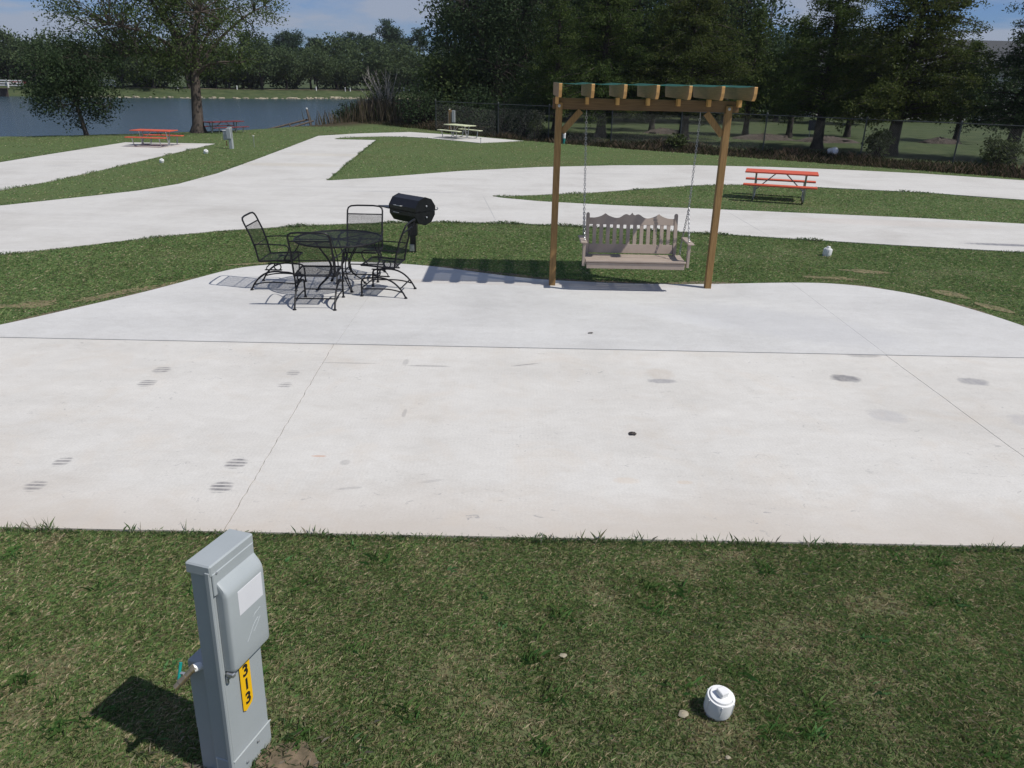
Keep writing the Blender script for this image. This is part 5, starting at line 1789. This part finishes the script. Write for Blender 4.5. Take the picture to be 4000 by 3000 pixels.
# broken timber landing at the water's edge
t = thing("broken_dock", "broken rusty-brown dock frame slanting into the lake", "dock", (-13.0, 46.8, 0))
for (a, e, r, nm) in (((-1.75, -1.3, -.32), (.6, .72, .28), .055, "beam"), ((.5, .72, .84), (.80, .2, -.1), .055, "post"), ((-.35, -1.1, -.2), (.9, .52, .20), .05, "beam"), ((-.33, -.3, .03), (.0, -.85, -.2), .045, "beam")):
    b = MB(); b.tube([a, e], r, 6); b.build(nm, M['seawall'], t, False)
b = MB(); b.lathe([(.06, 0), (.06, .06), (.02, .08)], (.5, .72, .84), 8); b.build("cap", M['white'], t)

# small things lying about
b = MB()
pts = [(-.045, -.012), (-.02, -.032), (.012, -.026), (.034, -.034), (.05, -.004), (.03, .012), (.008, .034), (-.012, .020), (-.04, .024)]
vs_ = [(x, y, .004 + .012 * abs(math.sin(x * 70)) + .006 * (i % 2)) for i, (x, y) in enumerate(pts)] + [(0, 0, .022)]
vs2 = [(x, y, z - .002) for x, y, z in vs_]
n = len(pts)
b.add(vs_ + vs2, [(i, (i + 1) % n, n) for i in range(n)] + [((i + 1) % n + n + 1, i + n + 1, 2 * n + 1) for i in range(n)] + [(i, i + n + 1, (i + 1) % n + n + 1, (i + 1) % n) for i in range(n)])
o = b.build("dead_leaf", M['leafbrown'], None, False); o.location = (1.06, 5.95, .022); o.scale = (.75, 1.0, .8)
tag(o, "dark curled dead leaf lying on the middle of the near slab", "leaf")
o2 = o.copy(); col.objects.link(o2); o2.location = (.94, 8.72, .026); o2.scale = (.7, .5, .7); o2['label'] = "tiny dark leaf on the patio in front of the pergola"
for (x, y, s, lb) in ((.305, 3.22, .020, "small pale stone in the middle of the foreground grass"), (1.03, 2.58, .013, "tiny pale stone just below the foreground pipe cap"), (.875, 2.83, .026, "flat pale stone left of the foreground pipe cap")):
    b = MB()
    rg = random.Random(int(x * 1000))
    b.lathe([(s * .6, -.004), (s, s * .15), (s * .95, s * .4), (s * .5, s * .62), (.001, s * .66)], (0, 0, 0), 9)
    b.v = [(v[0] * rg.uniform(.8, 1.25), v[1] * rg.uniform(.6, 1.0), v[2] * rg.uniform(.8, 1.2)) for v in b.v]
    o = b.build("stone", M['stone']); o.location = (x, y, .006)
    tag(o, lb, "stone", "pale stones in the foreground grass")

# ------------------------------------------------------------------ air
def haze_mat():
    mt = bpy.data.materials.new('added_haze')
    mt.use_nodes = True
    nt = mt.node_tree
    nt.nodes.clear()
    o = nt.nodes.new("ShaderNodeOutputMaterial")
    v = nt.nodes.new("ShaderNodeVolumePrincipled")
    v.inputs['Color'].default_value = (0.90, 0.94, 1.0, 1)
    v.inputs['Density'].default_value = 0.00018
    v.inputs['Anisotropy'].default_value = 0.2
    nt.links.new(v.outputs[0], o.inputs['Volume'])
    return mt
b = MB()
b.box((0, 300, 10.5), (3000, 2600, 28))
tag(b.build("haze", haze_mat(), None, False), kind='stuff')
